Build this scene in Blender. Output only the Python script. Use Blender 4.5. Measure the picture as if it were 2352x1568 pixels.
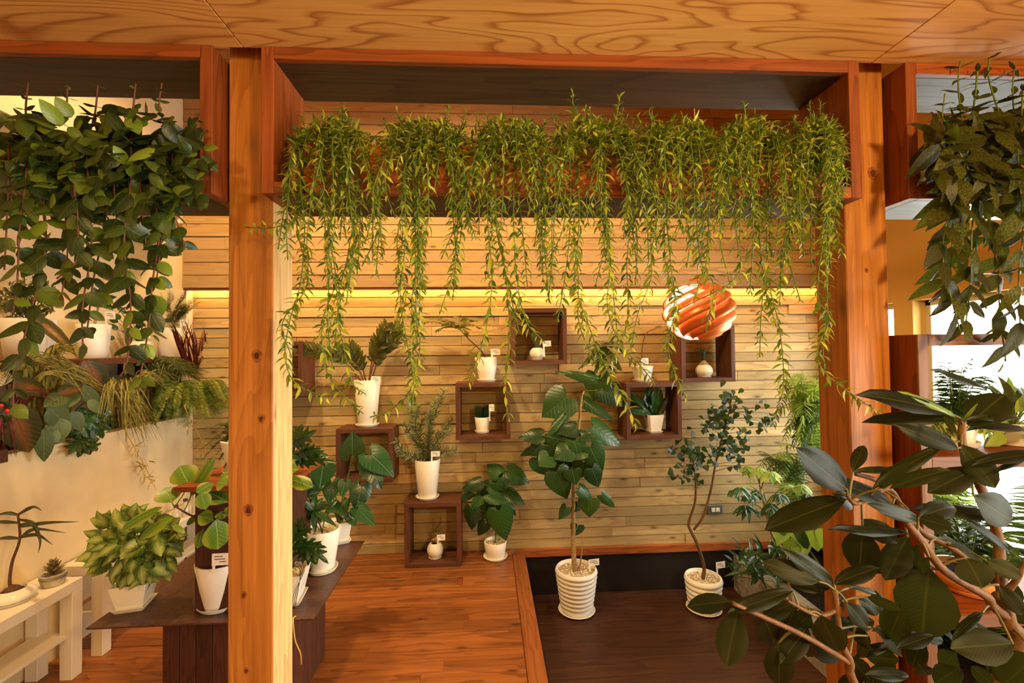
import bpy, bmesh, math, random
from mathutils import Vector as V, Matrix

for o in list(bpy.data.objects):
    bpy.data.objects.remove(o)
S = bpy.context.scene
COL = S.collection
PI = math.pi
R = random.Random(11)

# ------------------------------------------------------------------ camera
F, CX, CY = 1030.0, 1176.0, 784.0
YAW, PITCH, ROLL = 0.054, 0.021, -0.011
EYE = V((0, 0, 1.5))
CAMM = Matrix.Rotation(-YAW, 3, 'Z') @ Matrix.Rotation(PI/2 + PITCH, 3, 'X') @ Matrix.Rotation(ROLL, 3, 'Z')
cd = bpy.data.cameras.new('camera'); cam = bpy.data.objects.new('camera', cd); COL.objects.link(cam)
cd.sensor_fit = 'HORIZONTAL'; cd.sensor_width = 36; cd.lens = F/2352*36
cd.clip_start = 0.05
cam.matrix_world = Matrix.Translation(EYE) @ CAMM.to_4x4()
S.camera = cam

# ------------------------------------------------------------------ world, lamps, exposure
w = bpy.data.worlds.new('world'); S.world = w; w.use_nodes = True
bg = w.node_tree.nodes['Background']
bg.inputs[0].default_value = (.96, 1, .90, 1); bg.inputs[1].default_value = 17
S.view_settings.view_transform = 'Standard'; S.view_settings.look = 'None'
S.view_settings.exposure = 0.0; S.view_settings.gamma = 1; S.view_settings.use_curve_mapping = False
S.cycles.use_denoising = True
S.cycles.max_bounces = 7; S.cycles.diffuse_bounces = 4; S.cycles.glossy_bounces = 3
S.cycles.transmission_bounces = 4; S.cycles.transparent_max_bounces = 8
S.cycles.caustics_reflective = False; S.cycles.caustics_refractive = False
S.cycles.sample_clamp_indirect = 4.0

def spot(loc, target, power, color, angle, radius=.06, blend=.6, name='ceiling_or_fill_spot'):
    l = bpy.data.lights.new(name, 'SPOT'); l.energy = power; l.color = color
    l.spot_size = math.radians(angle); l.spot_blend = blend; l.shadow_soft_size = radius
    o = bpy.data.objects.new(name, l); COL.objects.link(o); o.location = loc
    o.rotation_euler = (V(target)-V(loc)).to_track_quat('-Z', 'Y').to_euler()
    return o
def lamp(loc, power, color, radius=.1, name='room_fill_lamp'):
    l = bpy.data.lights.new(name, 'POINT'); l.energy = power; l.color = color; l.shadow_soft_size = radius
    o = bpy.data.objects.new(name, l); COL.objects.link(o); o.location = loc
    return o
def portal(loc, size, rot):
    l = bpy.data.lights.new('window_portal', 'AREA'); l.shape = 'RECTANGLE'; l.size, l.size_y = size
    l.cycles.is_portal = True
    o = bpy.data.objects.new('window_portal', l); COL.objects.link(o); o.location = loc; o.rotation_euler = rot
WARM = (1, .69, .26); WARM2 = (1, .68, .30)
# warm spots of the high back room
spot((-1.6, 1.75, 3.6), (-1.2, 3.43, .8), 210, WARM2, 95)
spot((-.5, 1.75, 3.6), (-.1, 3.43, .9), 195, WARM2, 95)
spot((1.3, 2.2, 3.6), (1.1, 3.3, .9), 90, WARM2, 95)
# unseen warm fill lamps for the front room, below the plywood ceiling behind the camera
spot((-.9, -.7, 2.3), (-.6, 1.3, 1.3), 60, WARM, 120, .12)
spot((1.3, -.7, 2.1), (1.1, 1.3, 1.6), 150, WARM, 120, .12)
lamp((.1, -.35, 1.95), 13, WARM, .2)

# ------------------------------------------------------------------ pixel rays -> points of the place
def ray(px, py):
    return CAMM @ V(((px-CX)/F, -(py-CY)/F, -1))
def at(px, py, Y):
    d = ray(px, py); return EYE + d*(Y/d.y)
def onz(px, py, z):
    d = ray(px, py); return EYE + d*((z-EYE.z)/d.z)
def onx(px, py, x):
    d = ray(px, py); return EYE + d*(x/d.x)
def pxm(n, Y):
    return n*Y/F

# ------------------------------------------------------------------ mesh builder
class MB:
    def __init__(s): s.v = []; s.f = []
    def add(s, vs, fs):
        b = len(s.v); s.v += [tuple(p) for p in vs]; s.f += [tuple(i+b for i in f) for f in fs]; return s
    def box(s, x0, x1, y0, y1, z0, z1, c=0.0, M=None):
        if c <= 0:
            vs = [(x, y, z) for z in (z0, z1) for y in (y0, y1) for x in (x0, x1)]
            fs = [(0,2,3,1),(4,5,7,6),(0,1,5,4),(2,6,7,3),(0,4,6,2),(1,3,7,5)]
        else:
            vs = []; idx = {}
            X, Yv, Z = (x0, x1), (y0, y1), (z0, z1); sg = (1, -1)
            for i in (0,1):
                for j in (0,1):
                    for k in (0,1):
                        for a in range(3):
                            p = [X[i]+(sg[i]*c if a != 0 else 0), Yv[j]+(sg[j]*c if a != 1 else 0), Z[k]+(sg[k]*c if a != 2 else 0)]
                            idx[(i,j,k,a)] = len(vs); vs.append(p)
            fs = []
            for a in range(3):
                for e in (0,1):
                    q = []
                    for (u, t) in ((0,0),(1,0),(1,1),(0,1)):
                        t3 = [0,0,0]; t3[a] = e; t3[(a+1)%3] = u; t3[(a+2)%3] = t
                        q.append(idx[(*t3, a)])
                    fs.append(q if e else q[::-1])
            for a in range(3):
                b, d = (a+1)%3, (a+2)%3
                for u in (0,1):
                    for t in (0,1):
                        q = []
                        for (e, n) in ((0,b),(1,b),(1,d),(0,d)):
                            t3 = [0,0,0]; t3[a] = e; t3[b] = u; t3[d] = t
                            q.append(idx[(*t3, n)])
                        fs.append(q if (u == t) else q[::-1])
            for i in (0,1):
                for j in (0,1):
                    for k in (0,1):
                        q = [idx[(i,j,k,0)], idx[(i,j,k,1)], idx[(i,j,k,2)]]
                        fs.append(q if (i+j+k) % 2 else q[::-1])
        if M is not None: vs = [M @ V(p) for p in vs]
        return s.add(vs, fs)
    def lathe(s, prof, c, n=24, M=None):
        vs = []; fs = []
        for (r, z) in prof:
            for k in range(n):
                a = 2*PI*k/n; vs.append(V((r*math.cos(a), r*math.sin(a), z)))
        m = len(prof)
        for i in range(m-1):
            for k in range(n):
                k2 = (k+1) % n
                fs.append((i*n+k, i*n+k2, (i+1)*n+k2, (i+1)*n+k))
        if prof[0][0] > 1e-6: fs.append(tuple(range(n))[::-1])
        if prof[-1][0] > 1e-6: fs.append(tuple((m-1)*n+k for k in range(n)))
        if M is not None: vs = [M @ p for p in vs]
        return s.add([p+V(c) for p in vs], fs)
    def loft4(s, prof, c, rot=0, cr=.12):
        # rounded-square lathe: prof of (half width, z)
        base = []
        for k in range(4):
            a0 = PI/2*k
            for t in (-.25, .25):
                cxx = V((1-cr, 1-cr)); ang = PI/4+t*PI
                p = V((cxx.x+cr*math.cos(ang), cxx.y+cr*math.sin(ang)))
                base.append((p.x*math.cos(a0)-p.y*math.sin(a0), p.x*math.sin(a0)+p.y*math.cos(a0)))
        n = 8; vs = []; fs = []; cr_, sr_ = math.cos(rot), math.sin(rot)
        for (r, z) in prof:
            for (x, y) in base:
                vs.append(V((r*(x*cr_-y*sr_), r*(x*sr_+y*cr_), z))+V(c))
        m = len(prof)
        for i in range(m-1):
            for k in range(n):
                k2 = (k+1) % n; fs.append((i*n+k, i*n+k2, (i+1)*n+k2, (i+1)*n+k))
        fs.append(tuple(range(n))[::-1]); fs.append(tuple((m-1)*n+k for k in range(n)))
        return s.add(vs, fs)
    def tube(s, pts, rad, n=6):
        pts = [V(p) for p in pts]; m = len(pts)
        if not hasattr(rad, '__len__'): rad = [rad]*m
        elif len(rad) != m: rad = [rad[0]+(rad[-1]-rad[0])*i/(m-1) for i in range(m)]
        vs = []; fs = []; up = None
        for i in range(m):
            t = (pts[min(i+1, m-1)]-pts[max(i-1, 0)]).normalized()
            if up is None: up = t.orthogonal().normalized()
            up = (up - t*up.dot(t))
            up = up.normalized() if up.length > 1e-6 else t.orthogonal().normalized()
            sd = t.cross(up)
            for k in range(n):
                a = 2*PI*k/n; vs.append(pts[i]+(up*math.cos(a)+sd*math.sin(a))*rad[i])
        for i in range(m-1):
            for k in range(n):
                k2 = (k+1) % n; fs.append((i*n+k, i*n+k2, (i+1)*n+k2, (i+1)*n+k))
        fs.append(tuple(range(n))[::-1]); fs.append(tuple((m-1)*n+k for k in range(n)))
        return s.add(vs, fs)
    def mesh(s, name, mat, off=V((0,0,0)), smooth=None):
        me = bpy.data.meshes.new(name)
        me.from_pydata([(p[0]-off[0], p[1]-off[1], p[2]-off[2]) for p in s.v], [], s.f)
        if mat: me.materials.append(mat)
        if smooth is not None:
            me.polygons.foreach_set('use_smooth', [True]*len(me.polygons))
            if smooth < 179: me.set_sharp_from_angle(angle=math.radians(smooth))
        me.update(); return me

def link(name, me, parent=None, loc=None):
    o = bpy.data.objects.new(name, me); COL.objects.link(o)
    if parent: o.parent = parent
    if loc is not None: o.location = loc
    return o
def struct(name, mb, mat, smooth=None, parent=None, off=V((0,0,0))):
    o = link(name, mb.mesh(name, mat, off, smooth), parent)
    if parent is None:
        o['kind'] = 'structure'; o.location = off
    return o
class Thing:
    def __init__(s, name, label, cat, loc, group=None):
        s.e = link(name, None, None, loc); s.loc = V(loc)
        s.e['label'] = label; s.e['category'] = cat
        if group: s.e['group'] = group
    def part(s, name, mb, mat, smooth=None, parent=None, label=None, stuff=False):
        o = link(name, mb.mesh(name, mat, s.loc, smooth), parent or s.e)
        if label: o['label'] = label
        if stuff: o['kind'] = 'stuff'
        return o

# ------------------------------------------------------------------ materials
def lin(c):
    return tuple(((x/255)/12.92 if x/255 <= .04045 else ((x/255+.055)/1.055)**2.4) for x in c) + (1,)
class NT:
    def __init__(s, name):
        s.m = bpy.data.materials.new(name); s.m.use_nodes = True; s.t = s.m.node_tree
        s.b = s.t.nodes['Principled BSDF']; s.out = s.t.nodes['Material Output']
    def n(s, typ, **kw):
        nd = s.t.nodes.new(typ)
        for k, v in kw.items():
            if k.startswith('i_'):
                nd.inputs[int(k[2:])].default_value = v
            else: setattr(nd, k, v)
        return nd
    def l(s, a, b): s.t.links.new(a, b)
    def math(s, op, a, b=None, c=None):
        nd = s.n('ShaderNodeMath', operation=op)
        for i, x in enumerate((a, b, c)):
            if x is None: continue
            if isinstance(x, (int, float)): nd.inputs[i].default_value = x
            else: s.l(x, nd.inputs[i])
        return nd.outputs[0]
    def mix(s, fac, a, b, mode='MIX'):
        nd = s.n('ShaderNodeMix', data_type='RGBA', blend_type=mode)
        for i, x in ((0, fac), (6, a), (7, b)):
            if isinstance(x, (int, float)): nd.inputs[i].default_value = x
            elif isinstance(x, tuple): nd.inputs[i].default_value = x
            else: s.l(x, nd.inputs[i])
        return nd.outputs[2]
    def ramp(s, fac, stops):
        nd = s.n('ShaderNodeValToRGB'); cr = nd.color_ramp
        while len(cr.elements) < len(stops): cr.elements.new(.5)
        for e, (p, c) in zip(cr.elements, stops):
            e.position = p; e.color = c if len(c) == 4 else (*c, 1)
        s.l(fac, nd.inputs[0]); return nd.outputs[0]
def plain(name, c, rough=.5, spec=.5, metal=0, bump=0, bscale=40, var=.0):
    N = NT(name); b = N.b
    b.inputs['Base Color'].default_value = lin(c); b.inputs['Roughness'].default_value = rough
    b.inputs['Specular IOR Level'].default_value = spec; b.inputs['Metallic'].default_value = metal
    if bump or var:
        tc = N.n('ShaderNodeTexCoord'); no = N.n('ShaderNodeTexNoise'); no.inputs['Scale'].default_value = bscale; no.inputs['Detail'].default_value = 5
        N.l(tc.outputs['Object'], no.inputs['Vector'])
        if bump:
            bp = N.n('ShaderNodeBump'); bp.inputs['Strength'].default_value = bump; bp.inputs['Distance'].default_value = .01
            N.l(no.outputs[0], bp.inputs['Height']); N.l(bp.outputs[0], b.inputs['Normal'])
        if var:
            d = lin(tuple(x*(1-var) for x in c)); e = lin(tuple(min(255, x*(1+var*.6)) for x in c))
            N.l(N.ramp(no.outputs[0], [(.3, d), (.7, e)]), b.inputs['Base Color'])
    return N.m
def wood(name, dark, light, axis=0, sc=1.0, rough=.55, knots=.5, varv=.25, grey=None, streak=.5, spec=.35, ring=.55, ks=2.4):
    N = NT(name); b = N.b
    tc = N.n('ShaderNodeTexCoord'); oi = N.n('ShaderNodeObjectInfo')
    cmb = N.n('ShaderNodeCombineXYZ')
    for i, k in enumerate((37.0, 91.0, 17.0)): N.l(N.math('MULTIPLY', oi.outputs['Random'], k), cmb.inputs[i])
    ad = N.n('ShaderNodeVectorMath', operation='ADD'); N.l(tc.outputs['Object'], ad.inputs[0]); N.l(cmb.outputs[0], ad.inputs[1])
    s3 = [9*sc]*3; s3[axis] = 1.0*sc
    mp = N.n('ShaderNodeMapping'); mp.inputs['Scale'].default_value = s3; N.l(ad.outputs[0], mp.inputs[0])
    n1 = N.n('ShaderNodeTexNoise'); n1.inputs['Scale'].default_value = 1.2; n1.inputs['Detail'].default_value = 2; n1.inputs['Distortion'].default_value = .4
    N.l(mp.outputs[0], n1.inputs['Vector'])
    rings = N.math('FRACT', N.math('MULTIPLY', n1.outputs[0], 9.0))
    rings = N.math('POWER', rings, 2.2)
    s4 = [90*sc]*3; s4[axis] = 2.5*sc
    mp2 = N.n('ShaderNodeMapping'); mp2.inputs['Scale'].default_value = s4; N.l(ad.outputs[0], mp2.inputs[0])
    n2 = N.n('ShaderNodeTexNoise'); n2.inputs['Scale'].default_value = 1; n2.inputs['Detail'].default_value = 4; N.l(mp2.outputs[0], n2.inputs['Vector'])
    g = N.math('ADD', N.math('MULTIPLY', rings, ring), N.math('MULTIPLY', N.math('SUBTRACT', n2.outputs[0], .35), 1.5*streak))
    col = N.mix(g, lin(light), lin(dark)); 
    # broad stains
    n3 = N.n('ShaderNodeTexNoise'); n3.inputs['Scale'].default_value = .35; n3.inputs['Detail'].default_value = 3; N.l(mp.outputs[0], n3.inputs['Vector'])
    col = N.mix(N.math('MULTIPLY', N.ramp(n3.outputs[0], [(.45, (0,0,0)), (.75, (1,1,1))]), .45), col, lin(dark))
    if grey:
        col = N.mix(N.math('MULTIPLY', N.math('FRACT', N.math('MULTIPLY', oi.outputs['Random'], 7.3)), .75), col, lin(grey))
    if knots:
        s5 = [2.6*sc/ .55]*3; s5[axis] = 1.7*sc
        mp3 = N.n('ShaderNodeMapping'); mp3.inputs['Scale'].default_value = s5; N.l(ad.outputs[0], mp3.inputs[0])
        vo = N.n('ShaderNodeTexVoronoi'); vo.inputs['Scale'].default_value = ks; vo.inputs['Randomness'].default_value = 1; N.l(mp3.outputs[0], vo.inputs['Vector'])
        kf = N.ramp(vo.outputs['Distance'], [(.05, (1,1,1)), (.13, (.25,.25,.25)), (.2, (0,0,0))])
        kd = tuple(x*.45 for x in dark)
        col = N.mix(N.math('MULTIPLY', kf, knots), col, lin(kd))
    val = N.math('ADD', 1-varv, N.math('MULTIPLY', N.math('FRACT', N.math('MULTIPLY', oi.outputs['Random'], 13.7)), 2*varv))
    hs = N.n('ShaderNodeHueSaturation'); N.l(val, hs.inputs['Value']); N.l(col, hs.inputs['Color'])
    N.l(hs.outputs[0], b.inputs['Base Color'])
    b.inputs['Roughness'].default_value = rough; b.inputs['Specular IOR Level'].default_value = spec
    bp = N.n('ShaderNodeBump'); bp.inputs['Strength'].default_value = .25; bp.inputs['Distance'].default_value = .004
    N.l(g, bp.inputs['Height']); N.l(bp.outputs[0], b.inputs['Normal'])
    return N.m
def plywood(name, dark, light):
    N = NT(name); b = N.b
    tc = N.n('ShaderNodeTexCoord'); oi = N.n('ShaderNodeObjectInfo')
    cmb = N.n('ShaderNodeCombineXYZ')
    for i, k in enumerate((37.0, 91.0, 17.0)): N.l(N.math('MULTIPLY', oi.outputs['Random'], k), cmb.inputs[i])
    ad = N.n('ShaderNodeVectorMath', operation='ADD'); N.l(tc.outputs['Object'], ad.inputs[0]); N.l(cmb.outputs[0], ad.inputs[1])
    mp = N.n('ShaderNodeMapping'); mp.inputs['Scale'].default_value = (.8, 4.2, 1); N.l(ad.outputs[0], mp.inputs[0])
    n1 = N.n('ShaderNodeTexNoise'); n1.inputs['Scale'].default_value = 1.1; n1.inputs['Detail'].default_value = 2.5; n1.inputs['Roughness'].default_value = .45; n1.inputs['Distortion'].default_value = .5
    N.l(mp.outputs[0], n1.inputs['Vector'])
    r = N.math('FRACT', N.math('MULTIPLY', n1.outputs[0], 17.0))
    rr = N.ramp(r, [(0, (.35,.35,.35)), (.12, (0,0,0)), (.72, (.12,.12,.12)), (.95, (1,1,1)), (1, (.4,.4,.4))])
    mp2 = N.n('ShaderNodeMapping'); mp2.inputs['Scale'].default_value = (3, 120, 1); N.l(ad.outputs[0], mp2.inputs[0])
    n2 = N.n('ShaderNodeTexNoise'); n2.inputs['Scale'].default_value = 1; n2.inputs['Detail'].default_value = 3; N.l(mp2.outputs[0], n2.inputs['Vector'])
    f = N.math('ADD', N.math('MULTIPLY', rr, .75), N.math('MULTIPLY', N.math('SUBTRACT', n2.outputs[0], .4), .6))
    col = N.mix(f, lin(light), lin(dark))
    vo = N.n('ShaderNodeTexVoronoi'); vo.inputs['Scale'].default_value = 1.0
    mp3 = N.n('ShaderNodeMapping'); mp3.inputs['Scale'].default_value = (2.0, 3.4, 1); N.l(ad.outputs[0], mp3.inputs[0]); N.l(mp3.outputs[0], vo.inputs['Vector'])
    kf = N.ramp(vo.outputs['Distance'], [(.015, (1,1,1)), (.05, (.3,.3,.3)), (.08, (0,0,0))])
    col = N.mix(N.math('MULTIPLY', kf, .8), col, lin(tuple(x*.4 for x in dark)))
    N.l(col, b.inputs['Base Color']); b.inputs['Roughness'].default_value = .55; b.inputs['Specular IOR Level'].default_value = .15
    return N.m
def leafmat(name, dark, light, vein=None, rough=.35, trans=.22, nv=9, veinamt=.35, bias=1.0, mottle=None, edge=None, center=None, bump=.5, spec=.5):
    N = NT(name); b = N.b
    uv = N.n('ShaderNodeUVMap'); sp = N.n('ShaderNodeSeparateXYZ'); N.l(uv.outputs[0], sp.inputs[0])
    at_ = N.n('ShaderNodeAttribute', attribute_name='tint'); oi = N.n('ShaderNodeObjectInfo')
    rnd = N.math('FRACT', N.math('ADD', at_.outputs['Fac'], oi.outputs['Random']))
    rnd = N.math('POWER', rnd, bias)
    col = N.mix(rnd, lin(dark), lin(light))
    d = N.math('ABSOLUTE', N.math('SUBTRACT', sp.outputs[0], .5))
    if center: col = N.mix(N.ramp(N.math('ADD', d, N.math('MULTIPLY', N.math('ABSOLUTE', N.math('SUBTRACT', sp.outputs[1], .45)), .35)), [(.04, (1,1,1)), (.3, (0,0,0))]), col, lin(center))
    if edge: col = N.mix(N.ramp(d, [(.22, (0,0,0)), (.36, (1,1,1))]), col, lin(edge))
    sv = N.math('SINE', N.math('MULTIPLY', N.math('SUBTRACT', sp.outputs[1], N.math('MULTIPLY', d, .8)), nv*2*PI))
    svm = N.ramp(sv, [(.80, (0,0,0)), (.99, (1,1,1))])
    mid = N.ramp(d, [(.012, (1,1,1)), (.03, (0,0,0))])
    vm = N.math('MAXIMUM', N.math('MULTIPLY', svm, .55), mid)
    if vein: col = N.mix(N.math('MULTIPLY', vm, veinamt), col, lin(vein))
    if mottle:
        no = N.n('ShaderNodeTexNoise'); no.inputs['Scale'].default_value = 14; no.inputs['Detail'].default_value = 3; N.l(uv.outputs[0], no.inputs['Vector'])
        col = N.mix(N.ramp(no.outputs[0], [(.46, (0,0,0)), (.56, (1,1,1))]), col, lin(mottle))
    N.l(col, b.inputs['Base Color']); b.inputs['Roughness'].default_value = rough; b.inputs['Specular IOR Level'].default_value = spec
    if bump:
        bp = N.n('ShaderNodeBump'); bp.inputs['Strength'].default_value = bump; bp.inputs['Distance'].default_value = .006
        N.l(N.math('MULTIPLY', vm, -1), bp.inputs['Height']); N.l(bp.outputs[0], b.inputs['Normal'])
    if trans:
        tr = N.n('ShaderNodeBsdfTranslucent'); N.l(N.mix(.35, col, lin((190, 210, 60))), tr.inputs[0])
        mx = N.n('ShaderNodeMixShader'); mx.inputs[0].default_value = trans
        N.l(b.outputs[0], mx.inputs[1]); N.l(tr.outputs[0], mx.inputs[2]); N.l(mx.outputs[0], N.out.inputs[0])
    return N.m
def emis(name, c, st):
    N = NT(name); N.b.inputs['Base Color'].default_value = (*c, 1)
    N.b.inputs['Emission Color'].default_value = (*c, 1); N.b.inputs['Emission Strength'].default_value = st
    return N.m
def glassmat(name):
    N = NT(name); t = N.n('ShaderNodeBsdfTransparent'); g = N.n('ShaderNodeBsdfGlossy'); g.inputs['Roughness'].default_value = .02
    fr = N.n('ShaderNodeFresnel'); fr.inputs[0].default_value = 1.3; mx = N.n('ShaderNodeMixShader')
    N.l(fr.outputs[0], mx.inputs[0]); N.l(t.outputs[0], mx.inputs[1]); N.l(g.outputs[0], mx.inputs[2]); N.l(mx.outputs[0], N.out.inputs[0])
    return N.m

M_PINE = wood('pale_pine', (154, 116, 68), (218, 190, 134), 0, 1.0, .6, .8, .22, grey=(160, 140, 98), streak=.5)
M_PINE_HI = wood('upper_pine', (160, 112, 62), (208, 168, 106), 0, 1.0, .6, .7, .12, grey=(176, 140, 98), streak=.5)
M_POST = wood('post_pine', (132, 74, 24), (198, 128, 54), 2, .8, .5, .9, .05, streak=1.2, ring=.34, ks=1.9)
M_BOX = wood('stained_board', (92, 38, 10), (158, 78, 26), 0, 1.0, .5, .5, .10, streak=.7)
M_BOXV = wood('stained_board_upright', (88, 37, 11), (146, 72, 26), 2, 1.0, .5, .4, .10, streak=.7)
M_POSTP = wood('pale_post_pine', (170, 120, 66), (246, 206, 140), 2, 1.2, .6, .7, .05, streak=.9, ring=.3)
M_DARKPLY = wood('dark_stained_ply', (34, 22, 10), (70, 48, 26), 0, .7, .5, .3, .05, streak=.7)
M_KNOT1 = plain('knot_ring', (146, 78, 30), .6, .3, 0, .3, 120, .3)
M_KNOT2 = plain('knot_heart', (84, 40, 18), .6, .3, 0, .3, 120, .3)
M_EDGE = wood('daylit_edge', (100, 62, 42), (146, 104, 78), 0, 1.0, .5, .3, .05, streak=.6)  # daylight on the shelf's front edges, put into a paler wood colour
M_EDGEV = wood('daylit_edge_upright', (100, 62, 42), (146, 104, 78), 2, 1.0, .5, .3, .05, streak=.6)
M_TROUGH = wood('trough_board', (150, 66, 24), (214, 116, 54), 0, 1.3, .5, .5, .1, streak=1.0)
M_FLOOR = wood('floor_board', (92, 48, 18), (160, 94, 44), 0, .8, .38, .7, .18, streak=.7, spec=.45)
M_TRIM = wood('edge_board', (104, 54, 22), (158, 92, 46), 1, .8, .45, .4, .05)
M_TRIMX = wood('edge_board_across', (110, 54, 22), (176, 98, 48), 0, .8, .45, .4, .05)
M_CUBE = wood('walnut_board', (66, 36, 22), (104, 62, 42), 0, 1.2, .5, .2, .08)
M_CUBEV = wood('walnut_board_upright', (66, 36, 22), (104, 62, 42), 2, 1.2, .5, .2, .08)
M_TABLE = plain('rusty_table_plate', (84, 50, 34), .42, .5, 0, .15, 60, .25)
M_TBASE = wood('table_base_board', (52, 26, 15), (92, 50, 32), 2, 1.4, .55, .2, .12)
M_PLY = plywood('ceiling_plywood', (164, 92, 36), (232, 172, 92))
M_STUCCO = plain('cream_plaster', (236, 214, 172), .85, .2, 0, .10, 7, .03)
M_OCHRE = plain('ochre_wall', (236, 196, 116), .8, .2)
M_WHITE = plain('white_lacquer', (236, 226, 208), .35, .4)
M_POT = plain('white_ceramic', (244, 236, 222), .35, .5)
M_GLAZE = plain('glazed_ceramic', (244, 236, 220), .12, .6)
M_RIB = plain('ribbed_ceramic', (246, 242, 234), .45, .4)
M_PEACH = plain('peach_ceramic', (238, 176, 112), .18, .6)
M_STONE = plain('concrete', (150, 138, 118), .8, .3, 0, .3, 30, .15)
M_CONC = plain('pale_concrete', (190, 180, 158), .8, .3, 0, .4, 40, .2)
M_PIT = wood('dark_pit_board', (44, 24, 16), (78, 48, 34), 0, .7, .4, .2, .05, streak=.6)
M_RISER = plain('black_riser', (26, 18, 14), .6)
M_SOIL = plain('soil', (40, 28, 20), .95, .1, 0, 1, 90, .3)
M_PEB = plain('pebble', (232, 216, 190), .6, .3)
M_GRAVEL = plain('pale_gravel', (190, 168, 138), .8, .2, 0, .8, 160, .4)
M_TAG = plain('paper_tag', (246, 238, 228), .7, .2)
M_INK = plain('tag_print', (90, 80, 84), .8, .1)
M_STEMB = plain('brown_bark', (104, 74, 46), .8, .2, 0, .5, 60, .2)
M_STEMG = plain('green_stem', (96, 116, 44), .5, .4)
M_STEMD = plain('dark_green_stem', (58, 76, 36), .5, .4)
M_STEMR = plain('reddish_stem', (110, 66, 50), .6, .3)
M_STEMY = plain('olive_petiole', (112, 100, 48), .5, .4)
M_STEMO = plain('rubber_stem', (120, 84, 50), .6, .3, 0, .3, 60, .15)
M_STEMP = plain('pale_trunk', (168, 140, 92), .7, .2, 0, .4, 40, .15)
M_BLACK = plain('black_rubber', (20, 18, 17), .5)
M_PLATE = plain('grey_plate', (96, 104, 96), .4)
M_COPPER = plain('copper_shade', (232, 124, 56), .36, .5, .35)
M_BLADEIN = plain('blade_inside', (255, 226, 190), .5)
M_CORD = plain('lamp_cord', (220, 170, 120), .6)
M_BULB = emis('bulb_glow', (1, .72, .42), 55)
M_COVE = emis('cove_glow', (1, .46, .12), 70)
M_GLASS = glassmat('window_glass')
M_GLASSWARE = plain('glass_bottle', (200, 190, 170), .1, .6)
M_BERRY = plain('red_berry', (190, 20, 26), .25, .6)

# ------------------------------------------------------------------ key measures of the place
YP = 1.30                                   # front face of the posts
WALLY, UPY = 3.43, 3.31                     # lower and upper plank walls
XL = at(445, 1100, WALLY).x                 # plaster wall on the left
XR = 2.75
YB0, YB1 = 1.238, 1.448                     # hanging boxes, front and back
ZC = at(1176, 119, YB0).z                    # plywood ceiling
ZCOVE = at(1176, 660, UPY).z
print('XL', XL, 'ZC', ZC, 'ZCOVE', ZCOVE)
ZHI = 3.7
PITZ = -.35

# ------------------------------------------------------------------ floor
PITX0 = onz(1205, 1270, 0).x
PITX1 = 1.87
PITY0 = 1.62
print('PITX0', PITX0)
fl = MB()
fl.box(XL-.5, PITX0-.09, -2.6, WALLY+.1, -.5, -.012)
fl.box(PITX0-.09, XR+.1, -2.6, PITY0, -.5, -.012)
FLOOR = struct('floor', fl, M_TRIMX)
y = WALLY-.005; k = 0
fm = {}
while y > 1.35:
    wd = .098
    cuts = [XL-.4] + sorted(R.uniform(XL, PITX0-.4) for _ in range(1 if k % 2 else 2)) + [PITX0-.092]
    for a, b in zip(cuts, cuts[1:]):
        if b-a < .15: continue
        L = b-a
        me = MB().box(-L/2, L/2, -wd/2+.001, wd/2-.001, -.012, 0, .0012).mesh('plank', M_FLOOR)
        link('plank', me, FLOOR, ((a+b)/2, y-wd/2, R.uniform(-.0006, .0006)))
    y -= wd; k += 1
pit = MB().box(PITX0-.09, XR+.1, PITY0, WALLY+.1, PITZ-.1, PITZ-.01)
PITF = struct('floor_pit', pit, M_PIT)
for i in range(5):
    a = PITY0+(WALLY-PITY0)*i/5; b = PITY0+(WALLY-PITY0)*(i+1)/5
    link('panel', MB().box(-1.2, 1.2, -(b-a)/2+.001, (b-a)/2-.001, -.01, 0, .001).mesh('panel', M_PIT), PITF, ((PITX0-.09+PITX1)/2+.4, (a+b)/2, PITZ))
struct('trim_1', MB().box(PITX0-.09, PITX0, PITY0-.05, WALLY-.03, -.36, .004, .003), M_TRIM)
struct('trim_2', MB().box(PITX0-.09, XR, WALLY-.035, WALLY+.02, -.055, .004, .003), M_TRIMX)
struct('wall_pit', MB().box(PITX0-.09, XR, WALLY-.004, WALLY+.03, PITZ-.02, -.055), M_RISER)

# ------------------------------------------------------------------ plank walls
def plank_wall(name, y, z0, z1, h, mat, x0, x1, depth=.10):
    base = struct(name, MB().box(x0, x1, y+.014, y+depth, z0, z1), M_CUBE)
    z = z0; mesh_by = {}
    while z < z1-.01:
        x = x0 - R.uniform(0, .9)
        hh = min(h, z1-z)
        while x < x1:
            L = R.choice((.91, 1.22, 1.52, 1.82)); 
            a, b = max(x, x0), min(x+L, x1)
            if b-a > .05:
                q = (round(b-a, 2), hh)
                if q not in mesh_by:
                    mesh_by[q] = MB().box(-(b-a)/2+.0006, (b-a)/2-.0006, -.022, .012, -hh/2+.0018, hh/2-.0018, .0022).mesh('plank', mat)
                o = link('plank', mesh_by[q], base, ((a+b)/2, y+R.uniform(.002, .012), z+hh/2))
                o.rotation_euler = (R.uniform(-.05, -.02), 0, 0)
            x += L
        z += h
    return base
WB = plank_wall('wall_back', WALLY, 0.0, ZCOVE+.16, .0735, M_PINE, XL, XR)
WU = plank_wall('wall_back_upper', UPY, ZCOVE, ZHI, .092, M_PINE_HI, XL, XR, .03)
struct('trim_3', MB().box(XL, XR, UPY-.004, UPY+.03, ZCOVE-.012, ZCOVE+.002), M_TRIMX)
cv = Thing('cove_light', 'long glowing warm strip lamp tucked behind the lip of the upper plank wall', 'lamp', (0, WALLY-.045, ZCOVE+.06))
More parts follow.
